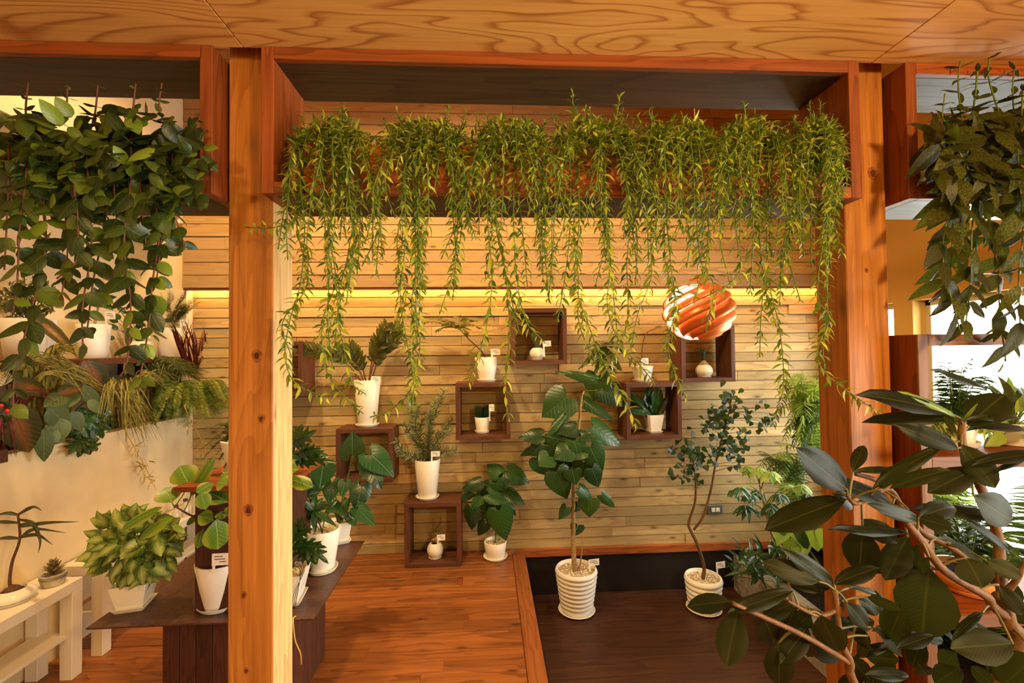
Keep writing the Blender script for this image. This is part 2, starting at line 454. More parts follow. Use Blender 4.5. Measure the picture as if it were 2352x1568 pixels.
cv.part('light_strip', MB().box(XL+.02, XR-.05, UPY+.045, UPY+.06, ZCOVE+.016, ZCOVE+.03), M_COVE)
cv.part('light_holder', MB().box(XL+.02, XR-.05, UPY+.032, UPY+.07, ZCOVE+.031, ZCOVE+.045), M_WHITE)

# ------------------------------------------------------------------ left plaster wall with planted niche
ZT = onx(430, 955, XL).z                     # top of the low wall
NZ1 = 2.6
print('ZT', ZT)
wl = MB()
wl.box(XL-.5, XL, 1.3, WALLY+.1, -.02, ZT-.22)
wl.box(XL-.09, XL, 1.3, WALLY+.1, ZT-.22, ZT)
wl.box(XL-.5, XL-.40, 1.3, WALLY+.1, ZT-.22, ZHI)
wl.box(XL-.5, XL-.0, 1.3, WALLY+.1, NZ1, ZHI)
wl.box(XL-.5, XL-.0, WALLY-.09, WALLY+.1, ZT, NZ1)
wl.box(XL-.4, XL-.09, WALLY-.09, WALLY+.1, ZT-.22, ZT)
wl.box(XL-.5, XL-.0, 1.3, 1.4, ZT, NZ1)
# rounded upper corner of the niche
n = 8; rr = .38
for k in range(n):
    a0, a1 = PI/2*k/n, PI/2*(k+1)/n
    y0 = WALLY-.09-rr; z0 = NZ1-rr
    wl.box(XL-.4, XL, y0+rr*math.sin(a0), y0+rr*math.sin(a1), z0+rr*math.cos(a0)-.0, NZ1)
struct('wall_left', wl, M_STUCCO)
struct('wall_left_front', MB().box(XL-.5, XL-.38, -2.6, 1.3, -.02, ZC+.1), M_STUCCO)

# ------------------------------------------------------------------ right wall with windows
WZ0, WZ1 = .32, onx(2097, 690, XR).z
W1Y = onx(2097, 740, XR).y
W2Y = onx(2053, 740, XR).y
print('window', W1Y, W2Y, WZ1)
T = .14
wr = MB()
wr.box(XR, XR+T, -2.6, WALLY+.1, -.4, WZ0); wr.box(XR, XR+T, -2.6, WALLY+.1, WZ1, ZHI)
ops = [(-1.3, .35), (W1Y-1.4, W1Y), (W2Y, W2Y+.36)]
ys = [-2.6] + [q for p in ops for q in p] + [WALLY+.1]
for a, b in zip(ys[::2], ys[1::2]): wr.box(XR, XR+T, a, b, WZ0, WZ1)
struct('wall_right', wr, M_OCHRE)
for i, (a, b) in enumerate(ops):
    wn = MB()
    for (c, d, e, f) in ((a, b, WZ0, WZ0+.035), (a, b, WZ1-.035, WZ1), (a, a+.035, WZ0, WZ1), (b-.035, b, WZ0, WZ1)):
        wn.box(XR+.085, XR+.125, c, d, e, f, .002)
    wo = struct('window_%d' % (i+1), wn, M_WHITE)
    struct('pane', MB().box(XR+.10, XR+.106, a+.03, b-.03, WZ0+.03, WZ1-.03), M_GLASS, parent=wo)
    struct('sill', MB().box(XR-.03, XR+.085, a, b, WZ0-.025, WZ0, .003), M_WHITE, parent=wo)
    portal((XR+.16, (a+b)/2, (WZ0+WZ1)/2), (WZ1-WZ0, b-a), (0, PI/2, 0))
rb = MB().box(XL-.5, XR+.1, -2.7, -2.6, -.02, ZC+.1)
struct('wall_front', rb, M_OCHRE)

# ------------------------------------------------------------------ ceilings
YCE = YB0+.012
cl = MB().box(XL-.5, XR+.1, -2.7, YCE, ZC+.012, ZC+.10)
cl.box(XL-.5, XR+.1, YCE-.08, YCE, ZC+.10, ZHI)
cl.box(XL-.5, XR+.1, YCE-.08, WALLY+.1, ZHI, ZHI+.1)
CEIL = struct('ceiling', cl, M_PLY)
seam = at(560, 119, YCE).x; seam2 = at(2000, 119, YCE).x
pw = seam2-seam
for j in range(3):
    for i in range(-1, 2):
        x0 = seam+pw*i; x1 = x0+pw
        y1 = YCE-j*.91; y0 = max(y1-.91, -2.6)
        x0 = max(x0, XL-.45); x1 = min(x1, XR)
        link('panel', MB().box(-(x1-x0)/2+.0012, (x1-x0)/2-.0012, -(y1-y0)/2+.0012, (y1-y0)/2-.0012, 0, .012, .0012).mesh('panel', M_PLY), CEIL, ((x0+x1)/2, (y0+y1)/2, ZC))

# ------------------------------------------------------------------ posts
PW = .125
P1X0 = at(523, 800, YP).x; P1X1 = at(626, 800, YP).x
P2X0 = at(1950, 800, YP).x; P2X1 = at(2046, 800, YP).x
print('posts', P1X0, P1X1, P2X0, P2X1)
PK = []
for (a, b, lab) in ((P1X0, P1X1, 'square knotty pine post standing between the round-leaved and the narrow-leaved hanging planters'),
                    (P2X0, P2X1, 'square knotty pine post standing behind the rubber tree, next to the low shelf unit')):
    t = Thing('wooden_post', lab, 'post', ((a+b)/2, YP+PW/2, 0))
    sh_ = t.part('shaft', MB().box(a, b, YP+.002, YP+.13, 0, ZHI-.0, .003), M_POST)
    if a < 0:                                   # the right face of this post gets a paler pine
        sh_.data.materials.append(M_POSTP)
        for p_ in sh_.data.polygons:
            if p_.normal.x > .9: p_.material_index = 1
    PK.append(t)

def knot(t, px, py, r, e=1.35):
    c = at(px, py, YP+.002)
    for nm, k, m, d in (('knot', 1.0, M_KNOT1, .0008), ('knot_core', .5, M_KNOT2, .0014)):
        vs = [V((c.x+r*k*math.cos(a)*(1+.12*math.sin(3*a)), YP+.002-d, c.z+r*k*e*math.sin(a))) for a in [2*PI*i/18 for i in range(18)]]
        vs += [V((v.x, YP+.003, v.z)) for v in vs]
        o = t.part(nm, MB().add(vs, [tuple(range(18))]+[(i, 18+i, 18+(i+1)%18, (i+1)%18) for i in range(18)]), m)
# ------------------------------------------------------------------ hanging planter boxes
ZB1 = ZC-.002; ZB0 = at(1000, 447, YB0).z
for (i_, px_, py_, r_) in ((0, 590, 817, .014), (0, 601, 961, .010), (0, 571, 1171, .013), (0, 560, 1366, .008), (0, 566, 1540, .007), (1, 2004, 398, .015), (1, 2012, 955, .010), (1, 1990, 620, .006)):
    knot(PK[i_], px_, py_, r_)
TB = .033
TROUGHL = {'left': 'reddish wooden trough of soil in the left hanging box', 'betw': 'reddish wooden trough of soil in the hanging box between the posts', 'righ': 'reddish wooden trough of soil in the right hanging box'}
def hang_box(x0, x1, label):
    t = Thing('hanging_planter_box', label, 'shelf', ((x0+x1)/2, (YB0+YB1)/2, ZB0))
    for nm, za in (('top', ZB1-TB), ('bottom', ZB0)):
        t.part(nm+'_rail', MB().box(x0+TB, x1-TB, YB0, YB0+.02, za, za+TB, .0015), M_BOX)
        t.part(nm+'_board', MB().box(x0+TB, x1-TB, YB0+.02, YB1, za, za+TB, .0015), M_DARKPLY)
    t.part('end_panel', MB().box(x0, x0+TB, YB0, YB1, ZB0, ZB1, .0015), M_BOXV)
    t.part('end_panel', MB().box(x1-TB, x1, YB0, YB1, ZB0, ZB1, .0015), M_BOXV)
    a, b, y0, y1, z0, h = x0+TB+.03, x1-TB-.03, YB0+.025, YB1-.02, ZB0+TB, .115
    q = Thing('planter_trough', TROUGHL[label.split(' hung ')[1][:4]], 'planter', ((a+b)/2, (y0+y1)/2, z0))
    q.part('front_board', MB().box(a, b, y0, y0+.018, z0, z0+h, .001), M_TROUGH)
    q.part('back_board', MB().box(a, b, y1-.018, y1, z0, z0+h, .001), M_TROUGH)
    q.part('end_board', MB().box(a, a+.018, y0+.018, y1-.018, z0, z0+h, .001), M_TROUGH)
    q.part('end_board', MB().box(b-.018, b, y0+.018, y1-.018, z0, z0+h, .001), M_TROUGH)
    q.part('soil', MB().box(a+.018, b-.018, y0+.018, y1-.018, z0+.002, z0+h-.02), M_SOIL)
    return t
BX1 = at(487, 300, YB0).x
hang_box(BX1-1.42, BX1, 'open wooden box hung left of the left post, full of round-leaved trailers')
C0 = P1X1-.002; C1 = P2X0+.002
hang_box(C0, C1, 'open wooden box hung between the two posts, full of narrow-leaved trailers')
B3 = at(2084, 300, YB0).x
hang_box(B3, B3+1.40, 'open wooden box hung right of the right post, holding mottled pointed-leaved trailers')

# ------------------------------------------------------------------ low shelf unit at the right
SX0, SX1 = at(2107, 900, YB0).x, 2.55
SZ1 = at(2107, 768, YB0).z
SY1 = YB0+.24
sh = Thing('shelf_unit', 'open brown wooden shelf unit standing by the right post in front of the windows', 'shelf', ((SX0+SX1)/2, YB0+.12, 0))
sh.part('side_panel', MB().box(SX0, SX0+.033, YB0, SY1, 0, SZ1, .0015), M_BOXV)
sh.part('side_panel', MB().box(SX1-.033, SX1, YB0, SY1, 0, SZ1, .0015), M_BOXV)
sh.part('top_board', MB().box(SX0+.033, SX1-.033, YB0, SY1, SZ1-.033, SZ1, .0015), M_BOX)
SH = []
for yy in (1047, 1412):
    z = at(2200, yy, YB0).z; SH.append(z)
    sh.part('shelf_board', MB().box(SX0+.033, SX1-.033, YB0, SY1, z-.036, z, .0015), M_BOX)
sh.part('shelf_board', MB().box(SX0+.033, SX1-.033, YB0, SY1, .1, .136, .0015), M_BOX)

for (a_, b_, c_, d_) in ((SX0, SX0+.033, 0, SZ1), (SX1-.033, SX1, 0, SZ1), (SX0+.033, SX1-.033, SZ1-.033, SZ1), (SX0+.033, SX1-.033, SH[0]-.036, SH[0]), (SX0+.033, SX1-.033, SH[1]-.036, SH[1])):
    sh.part('front_edge', MB().box(a_, b_, YB0-.006, YB0, c_, d_, .0012), M_EDGE if b_-a_ > .1 else M_EDGEV)  # thin strips added to carry the painted daylight tone
# ------------------------------------------------------------------ wall cubes
CF = 3.18
CUBES = {}
def cube(key, x0, x1, y0, y1, label, floor=False):
    a = at(x0, y0, CF); b = at(x1, y1, CF)
    X0, X1, Z1, Z0 = a.x, b.x, a.z, b.z
    if floor: Z1 -= Z0; Z0 = 0.0; Z1 = at(x0, y0, CF).z
    t = Thing('display_cube', label, 'shelf', ((X0+X1)/2, (CF+3.4)/2, Z0))
    th = .03; Y1 = WALLY-.012-.014
    t.part('top_board', MB().box(X0, X1, CF, Y1, Z1-th, Z1, .001), M_CUBE)
    t.part('bottom_board', MB().box(X0, X1, CF, Y1, Z0, Z0+th, .001), M_CUBE)
    t.part('side_board', MB().box(X0, X0+th, CF, Y1, Z0+th, Z1-th, .001), M_CUBEV)
    t.part('side_board', MB().box(X1-th, X1, CF, Y1, Z0+th, Z1-th, .001), M_CUBEV)
    CUBES[key] = (X0, X1, Z0, Z1, th)
cube('A', 1173, 1303, 708, 836, 'brown wall cube just left of the copper lamp, holding one upright leaf in a bowl')
cube('B', 1046, 1173, 880, 1008, 'brown wall cube holding a small pot of grass, a forked fern standing on it')
cube('C', 1438, 1567, 880, 1007, 'brown wall cube holding a wavy-leaved fern in a square white pot')
cube('D', 1564, 1690, 748, 876, 'brown wall cube right behind the copper lamp, holding a bulb plant')
cube('E', 771, 902, 986, 1108, 'brown wall cube carrying a tall white pot with thick upright fronds')
cube('F', 928, 1059, 1156, 1290, 'brown cube standing on the floor with a twisted stump in a round bowl', True)
cube('G', 566, 695, 785, 910, 'brown wall cube mostly hidden behind the left post')

# ------------------------------------------------------------------ lamp
LY = 2.42
LC = at(1604, 713, LY); LR = pxm(168, LY)/2*.98
lm = Thing('pendant_lamp', 'round copper pendant lamp of swirling overlapping blades hanging lit before the plank wall', 'lamp', LC)
LRz = pxm(150, LY)/2
nb = 8
for k in range(nb):
    vs = []; fs = []; n = 30; m = 6
    for i in range(n+1):
        t = i/n; th = .24 + t*(PI-.50); ph = 2*PI*k/nb - 5.2*t + .5
        for j in range(m):
            u = j/(m-1); f = .70+.34*u**.8-.04*u*u
            tt = th + (u-.5)*.50; fw = math.sin(PI*min(1, max(0, t*1.02)))**.35
            rr = LR*(.86+(f-.86)*fw)
            vs.append(LC + V((rr*math.sin(tt)*math.cos(ph), rr*math.sin(tt)*math.sin(ph), LRz*(rr/LR)*math.cos(tt))))
    for i in range(n):
        for j in range(m-1):
            fs.append((i*m+j, (i+1)*m+j, (i+1)*m+j+1, i*m+j+1))
    o = lm.part('blade', MB().add(vs, fs), M_COPPER, 180)
    o.data.materials.append(M_BLADEIN)
    md = o.modifiers.new('solid', 'SOLIDIFY'); md.thickness = .0015; md.offset = 0; md.material_offset = 1; md.material_offset_rim = 0
lm.part('bulb', MB().lathe([(.001, -.045), (.025, -.035), (.036, -.01), (.03, .02), (.016, .04), (.012, .06)], LC+V((0, 0, -.02)), 14), M_BULB, 180)
bl = lamp(LC+V((0, 0, -.07)), 42, (1, .72, .42), .04, 'pendant_bulb_light')
lm.part('bulb_socket', MB().lathe([(.014, 0), (.016, .01), (.016, .05), (.008, .06)], LC+V((0, 0, .04)), 12), M_POT, 40)
lm.part('cap', MB().lathe([(.045, 0), (.045, .006), (.012, .012), (.01, .03)], LC+V((0, 0, LRz*.96)), 16), M_COPPER, 40)
lm.part('cord', MB().tube([LC+V((0, 0, .1)), LC+V((0, 0, LRz+.02)), V((LC.x, LC.y, ZHI-.03))], .003, 6), M_CORD)
lm.part('ceiling_cup', MB().lathe([(.05, -.03), (.055, -.01), (.05, 0)], V((LC.x, LC.y, ZHI)), 16), M_POT, 40)

# ------------------------------------------------------------------ outlet
oc = at(1641, 1169, WALLY-.015)
ot = Thing('wall_outlet', 'grey metal wall outlet with two pale sockets on the plank wall', 'outlet', oc)
ot.part('plate', MB().box(oc.x-.06, oc.x+.06, oc.y-.014, oc.y+.008, oc.z-.035, oc.z+.035, .004), M_PLATE)
for sx in (-.018, .018):
    ot.part('socket', MB().box(oc.x+sx-.015, oc.x+sx+.015, oc.y-.019, oc.y-.014, oc.z-.016, oc.z+.016, .002), M_POT)

# ------------------------------------------------------------------ tables and benches
HT = .486
Y0t = 1.014*1030/(1430-806); 
ta = onz(713, 1432, HT); tb = onz(214, 1430, HT); tc_ = onz(835, 1241, HT)
tX0, tX1, tY0, tY1 = tb.x, ta.x, (ta.y+tb.y)/2, tc_.y
print('table', tX0, tX1, tY0, tY1)
tt = Thing('display_table', 'low dark table with a thin rusty top on a boarded base by the left post', 'table', ((tX0+tX1)/2, (tY0+tY1)/2, 0))
tt.part('table_top', MB().box(tX0, tX1, tY0, tY1, HT-.007, HT, .001), M_TABLE)
bx0, bx1, by0, by1 = tX0+.15, tX1-.15, tY0+.18, tY1-.16
bs = tt.part('base', MB().box(bx0+.012, bx1-.012, by0+.012, by1-.012, 0, HT-.008), M_TBASE)
nbd = 8
for i in range(nbd):
    a = bx0+(bx1-bx0)*i/nbd; b = bx0+(bx1-bx0)*(i+1)/nbd
    for (c, d) in ((by0, by0+.012), (by1-.012, by1)):
        tt.part('plank', MB().box(a+.001, b-.001, c, d, 0, HT-.008, .0018), M_TBASE, parent=bs)
    a = by0+.012+(by1-by0-.024)*i/nbd; b = by0+.012+(by1-by0-.024)*(i+1)/nbd
    for (c, d) in ((bx0, bx0+.012), (bx1-.012, bx1)):
        tt.part('plank', MB().box(c, d, a+.001, b-.001, 0, HT-.008, .0018), M_TBASE, parent=bs)
# raised stand on the table
UZ = .955
ua = at(398, 1119, 1.80); uX0 = ua.x; UZ = ua.z; uX1 = uX0+.42; uY0, uY1 = 1.80, 2.19
us = Thing('display_stand', 'dark wooden plinth with a thin top standing on the rusty table behind the left post', 'stand', ((uX0+uX1)/2, (uY0+uY1)/2, HT))
us.part('top', MB().box(uX0, uX1, uY0, uY1, UZ-.02, UZ, .001), M_BOX)
us.part('body', MB().box(uX0+.055, uX1-.04, uY0+.04, uY1-.04, HT, UZ-.02, .002), M_TBASE)

def bench(label, xa, xb, ya, yb, h):
    t = Thing('white_bench', label, 'bench', ((xa+xb)/2, (ya+yb)/2, 0))
    t.part('bench_top', MB().box(xa, xb, ya, yb, h-.05, h, .002), M_WHITE)
    t.part('lower_shelf', MB().box(xa+.03, xb-.025, ya+.03, yb-.03, .19, .205, .001), M_WHITE)
    for x0 in (xa, xb-.055):
        for y0 in (ya, yb-.055):
            t.part('leg', MB().box(x0, x0+.055, y0, y0+.055, 0, h-.05, .002), M_WHITE)
bf = onz(189, 1543, 0); print('bench foot', bf)
bxR = bf.x
b2 = onz(275, 1468, 0); print('bench2 foot', b2)
b1y1 = bf; print('b1 top z', at(187, 1342, bf.y).z)
bench('near white two-tier bench by the plaster wall, a round bowl pot on it', XL+.02, bxR, 1.15, b1y1.y, .45)
bench('far white two-tier bench by the plaster wall, jars on its far end', XL+.02, bxR, b1y1.y+.11, 3.38, .45)
cb = onz(235, 1425, 0)
ct = Thing('cable_coil', 'loose black cable coil lying on the floor under the far white bench', 'cable', (cb.x-.06, cb.y, 0))
pts = []
for i in range(70):
    a = i*.42; r = .07+.035*math.sin(i*.31)
    pts.append(V((cb.x-.06+r*1.2*math.cos(a), cb.y+r*math.sin(a), .012+.0016*i+.01*math.sin(i*1.7)**2)))
ct.part('cable', MB().tube(pts, .007, 5), M_BLACK, 180)

# ------------------------------------------------------------------ planting bed at the right of the pit
bz = -.09
bd = Thing('concrete_planting_bed', 'low grey concrete planting bed along the right side of the dark pit', 'planter', (2.3, 2.5, PITZ))
bX0 = PITX1; bX1 = XR-.005; bY0 = 1.66; bY1 = WALLY-.04
bd.part('kerb', MB().box(bX0, bX0+.13, bY0, bY1, PITZ, bz, .004), M_STONE)
bd.part('end_kerb', MB().box(bX0+.13, bX1, bY0, bY0+.1, PITZ, bz, .004), M_STONE)
bd.part('soil', MB().box(bX0+.13, bX1, bY0+.1, bY1, PITZ, bz-.03), M_SOIL)

# ================================================================== plants
def half(outline, mids=None, fold=.12, curl=.18, droop=.15, wave=0, ring=1, wn=3):
    """leaf of unit length along +Y; outline: right half (x as a share of full width, y)"""
    n = len(outline); vs = []; uv = []; fs = []
    if mids is None:
        y0, y1 = outline[0][1], outline[-1][1]
        mids = [max(0, outline[i][1]) for i in range(n)]
        for i in range(1, n): mids[i] = max(mids[i], mids[i-1]+1e-3)
    def P(x, y, i):
        z = fold*abs(x) - curl*y*abs(y) - droop*x*x*2 + (wave*math.sin(i*wn)*abs(x)*2 if wave else 0)
        return (x, y, z)
    cols = [-1] + ([-.5] if ring else []) + [0] + ([.5] if ring else []) + [1]
    nc = len(cols)
    for i, ((x, yv), my) in enumerate(zip(outline, mids)):
        for c in cols:
            xx = x*c; yy = my+(yv-my)*abs(c)
            vs.append(P(xx, yy, i)); uv.append((xx+.5, yy))
    for i in range(n-1):
        for j in range(nc-1):
            fs.append((i*nc+j, i*nc+j+1, (i+1)*nc+j+1, (i+1)*nc+j))
    return vs, fs, uv
ELL = [(.03, 0), (.26, .14), (.43, .32), (.5, .5), (.44, .7), (.26, .88), (.02, 1)]
ELLS = [(.05, 0), (.42, .3), (.46, .6), (.02, 1)]
OVT = [(.03, 0), (.34, .12), (.48, .3), (.47, .52), (.34, .74), (.16, .9), (.01, 1)]
LAN = [(.04, 0), (.34, .15), (.5, .35), (.42, .6), (.2, .85), (.01, 1)]
HEART = [(.02, 0), (.16, -.14), (.36, -.16), (.48, .02), (.5, .22), (.42, .45), (.26, .7), (.11, .88), (.01, 1)]
HMID = [0, .01, .03, .08, .2, .42, .66, .86, 1]
ARROW = [(.02, 0), (.12, -.22), (.30, -.3), (.44, -.1), (.47, .15), (.4, .42), (.25, .7), (.1, .9), (.01, 1)]
STRAP = [(.4, 0), (.5, .25), (.48, .55), (.3, .82), (.03, 1)]
TRI = [(.03, 0), (.24, .3), (.44, .68), (.46, .88), (.26, .98), (.02, .95)]
LOBE = [(.02, 0), (.3, -.12), (.42, -.05), (.2, .12), (.48, .2), (.46, .28), (.2, .3), (.5, .48), (.46, .55), (.18, .5), (.4, .74), (.34, .8), (.12, .72), (.1, .9), (.01, 1)]
LMID = [0, .02, .05, .1, .14, .2, .27, .32, .4, .47, .54, .62, .68, .86, 1]
LEAFDEF = {}
def leafdef(kind, outline, mat, variants=3, mids=None, **kw):
    ms = []
    for k in range(variants):
        kk = dict(kw); kk['curl'] = kw.get('curl', .18)*(.5+k*.6) if 'curlfix' not in kw else kw['curl']
        kk.pop('curlfix', None)
        vs, fs, uv = half(outline, mids, **kk)
        ms.append((vs, fs, uv))
    LEAFDEF[kind] = (ms, mat, [None]*variants)
def leafmesh(kind, k):
    ms, mat, cache = LEAFDEF[kind]
    if cache[k] is None:
        vs, fs, uv = ms[k]
        me = bpy.data.meshes.new(kind+'_leaf'); me.from_pydata(vs, [], fs)
        l = me.uv_layers.new(name='UVMap')
        co = [c for p in me.polygons for vi in p.vertices for c in uv[vi]]
        l.data.foreach_set('uv', co)
        me.polygons.foreach_set('use_smooth', [True]*len(me.polygons))
        me.materials.append(mat); me.update(); cache[k] = me
    return cache[k]
CAMPOS = EYE
class Plant(Thing):
    def __init__(s, name, label, cat, loc, group=None, seed=0, cap=300):
        super().__init__(name, label, cat, loc, group)
        s.L = []; s.stems = {}; s.r = random.Random(hash_(name+label)+seed); s.cap = cap
    def leaf(s, kind, base, dirv, nrm, length, width, part='leaf'):
        y = V(dirv).normalized(); z = V(nrm); z = z - y*z.dot(y)
        z = z.normalized() if z.length > 1e-4 else y.orthogonal().normalized()
        x = y.cross(z)
        M = Matrix(((x.x*width, y.x*length, z.x*length, base[0]), (x.y*width, y.y*length, z.y*length, base[1]), (x.z*width, y.z*length, z.z*length, base[2]), (0, 0, 0, 1)))
        s.L.append((kind, s.r.randrange(len(LEAFDEF[kind][0])), M, length*width/max(.3, (V(base)-CAMPOS).length)**2, part, s.r.random()))
    def pleaf(s, kind, b, t, wpx, Yb, Yt=None, up=.35, side=0, part='leaf', scale=1.0):
        """leaf from its base and tip as seen, at real depths Yb, Yt"""
        Yt = Yb if Yt is None else Yt
        B = at(b[0], b[1], Yb); Tp = at(t[0], t[1], Yt)
        d = Tp-B; tc = (EYE-(B+Tp)/2).normalized()
        nrm = tc + V((0, 0, up)) + V((side, 0, 0))
        s.leaf(kind, B, d, nrm, d.length*scale, pxm(wpx, (Yb+Yt)/2))
        return B, Tp
    def stem(s, pts, rad, part='stem', mat=None, n=5):
        key = (part, mat.name if mat else '')
        s.stems.setdefault(key, []).append((MB().tube(pts, rad, n), mat or M_STEMG, sum((V(a)-V(b)).length for a, b in zip(pts, pts[1:]))))
    def one_stem(s, pts, rad, part, mat, n=7):
        return s.part(part, MB().tube(pts, rad, n), mat, 180)
    def finish(s):
        for (part, _), ls in s.stems.items():
            ls.sort(key=lambda q: -q[2])
            for (mb, mat, _l) in ls[:90]: s.part(part, mb, mat, 180)
            if ls[90:]:
                al = MB()
                for (mb, mat, _l) in ls[90:]: al.add(mb.v, mb.f)
                s.part(part+'_mass', al, mat, 180, stuff=True)
        byp = {}
        for q in s.L: byp.setdefault(q[4], []).append(q)
        off = Matrix.Translation(-s.loc)
        for part, ls in byp.items():
            ls.sort(key=lambda q: -q[3])
            for (kind, k, M, a, _, rn) in ls[:s.cap]:
                o = link(part, leafmesh(kind, k), s.e)
                o.matrix_basis = off @ M
            rest = ls[s.cap:]
            if rest:
                kinds = sorted(set(q[0] for q in rest))
                for kd in kinds:
                    vs = []; fs = []; uvs = []; tint = []
                    for (kind, k, M, a, _, rn) in rest:
                        if kind != kd: continue
                        lv, lf, lu = LEAFDEF[kind][0][k]; MM = off @ M; b = len(vs)
                        vs += [tuple(MM @ V(p)) for p in lv]
                        for f in lf:
                            fs.append(tuple(i+b for i in f)); tint.append(rn)
                            for i in f: uvs += lu[i]
                    me = bpy.data.meshes.new('foliage'); me.from_pydata(vs, [], fs)
                    me.uv_layers.new(name='UVMap').data.foreach_set('uv', uvs)
                    ta = me.attributes.new('tint', 'FLOAT', 'FACE'); ta.data.foreach_set('value', tint)
                    me.polygons.foreach_set('use_smooth', [True]*len(me.polygons))
                    me.materials.append(LEAFDEF[kd][1]); me.update()
                    o = link('foliage', me, s.e); o['kind'] = 'stuff'
def hash_(t):
    h = 7
    for c in t: h = (h*31+ord(c)) % 1000003
    return h
def spline(pts, n=8):
    """Catmull-Rom through points"""
    pts = [V(p) for p in pts]; out = []
    P = [pts[0]*2-pts[1]] + pts + [pts[-1]*2-pts[-2]]
    for i in range(1, len(P)-2):
        for k in range(n):
            t = k/n; a, b, c, d = P[i-1], P[i], P[i+1], P[i+2]
            out.append(.5*((2*b)+(c-a)*t+(2*a-5*b+4*c-d)*t*t+(3*b-a-3*c+d)*t**3))
    out.append(pts[-1]); return out
def resample(pts, step):
    out = [pts[0]]; acc = 0
    for a, b in zip(pts, pts[1:]):
        L = (b-a).length
        while acc+L >= step and L > 1e-9:
            f = (step-acc)/L; a = a+(b-a)*f; out.append(a); L = (b-a).length; acc = 0
        acc += L
    return out
def rv(r, s=1.0):
    return V((r.uniform(-s, s), r.uniform(-s, s), r.uniform(-s, s)))

# ---- pots
def pebbles(P, c, r, n, square=False, size=.007):
    mb = MB()
    for _ in range(n):
        if square: x, y = P.r.uniform(-r, r), P.r.uniform(-r, r)
        else:
            a = P.r.uniform(0, 2*PI); q = r*math.sqrt(P.r.random()); x, y = q*math.cos(a), q*math.sin(a)
        s = size*P.r.uniform(.7, 1.25); p = V(c)+V((x, y, P.r.uniform(0, size*.5)))
        e = [V((s*P.r.uniform(.8, 1.3), 0, 0)), V((0, s*P.r.uniform(.8, 1.3), 0)), V((0, 0, s*.75))]
        mb.add([p+e[0], p-e[0], p+e[1], p-e[1], p+e[2], p-e[2]], [(0,2,4),(2,1,4),(1,3,4),(3,0,4),(2,0,5),(1,2,5),(3,1,5),(0,3,5)])
    P.part('pebbles', mb, M_PEB, 180, stuff=True)
def round_pot(P, rt, rb, h, fill='pebbles', saucer=True, mat=None, ribs=0, n=28):
    c = P.loc; mat = mat or M_POT; z0 = 0
    if saucer:
        P.part('saucer', MB().lathe([(rb*.95, 0), (rb*1.15, .002), (rb*1.32, .018), (rb*1.28, .019), (rb*1.12, .008), (.001, .007)], c, n), mat, 40)
        z0 = .007
    prof = [(rb*.96, z0), (rb, z0+.004)]
    if ribs:
        for i in range(ribs*4+1):
            t = i/(ribs*4); ph = (t*ribs) % 1
            prof.append((rb+(rt-rb)*t**.8 + (.010*math.sin(PI*ph) if i < ribs*4 else .002), z0+.006+(h-.02)*t))
    prof += [(rt, h-.003), (rt-.002, h), (rt-.008, h), (rt-.010, h-.006), (rt-.012, h-.03), (rt*.8, h-.05)]
    P.part('pot', MB().lathe(prof, c, n), mat, 45)
    zt = h-.02
    P.part('soil', MB().lathe([(.001, zt-.004), (rt-.0125, zt-.004), (rt-.0135, zt-.002), (.001, zt)], c, n), M_GRAVEL if fill == 'pebbles' else M_SOIL)
    if fill == 'pebbles': pebbles(P, c+V((0, 0, zt)), rt*.82, int(70+rt*500), size=max(.006, rt*.055))
    return c+V((0, 0, zt))
def square_pot(P, rt, rb, h, rot=0, fill='pebbles', saucer=True):
    c = P.loc; z0 = 0; q_ = math.cos(abs(rot))+math.sin(abs(rot)); rt /= q_; rb /= q_
    if saucer:
        P.part('saucer', MB().loft4([(rb*1.1, 0), (rb*1.32, .016), (rb*1.27, .017), (rb*1.1, .007), (.001, .006)], c, rot, .08), M_POT, 30)
        z0 = .006
    P.part('pot', MB().loft4([(rb, z0), (rt, h-.004), (rt, h), (rt-.008, h), (rt-.01, h-.02), (rt*.7, h-.04)], c, rot, .08), M_POT, 30)
    zt = h-.016
    P.part('soil', MB().loft4([(rt*.9, zt-.006), (rt-.011, zt), (.001, zt+.001)], c, rot, .08), M_GRAVEL if fill == 'pebbles' else M_SOIL)
    if fill == 'pebbles': pebbles(P, c+V((0, 0, zt)), rt*.6, 90, True, .007)
    return c+V((0, 0, zt))
def bowl_pot(P, r, h, mat=None):
    c = P.loc; mat = mat or M_GLAZE
    P.part('saucer', MB().lathe([(r*.7, 0), (r*.8, .003), (r*.82, .007), (r*.6, .007), (.001, .006)], c, 28), mat, 40)
    pr = [(r*.55, .005)] + [(r*(.55+.45*math.sin(PI*t)**.6) if t < .5 else r*(.62+.38*math.sin(PI*t)**.8), .005+(h-.005)*t) for t in [i/12 for i in range(1, 12)]]
    pr += [(r*.62, h), (r*.56, h+.002), (r*.54, h-.012), (.001, h-.016)]
    P.part('pot', MB().lathe(pr, c, 28), mat, 60)
    P.part('soil', MB().lathe([(.001, h-.012), (r*.54, h-.012), (r*.5, h-.008), (.001, h-.006)], c, 20), M_SOIL)
    return c+V((0, 0, h-.008))
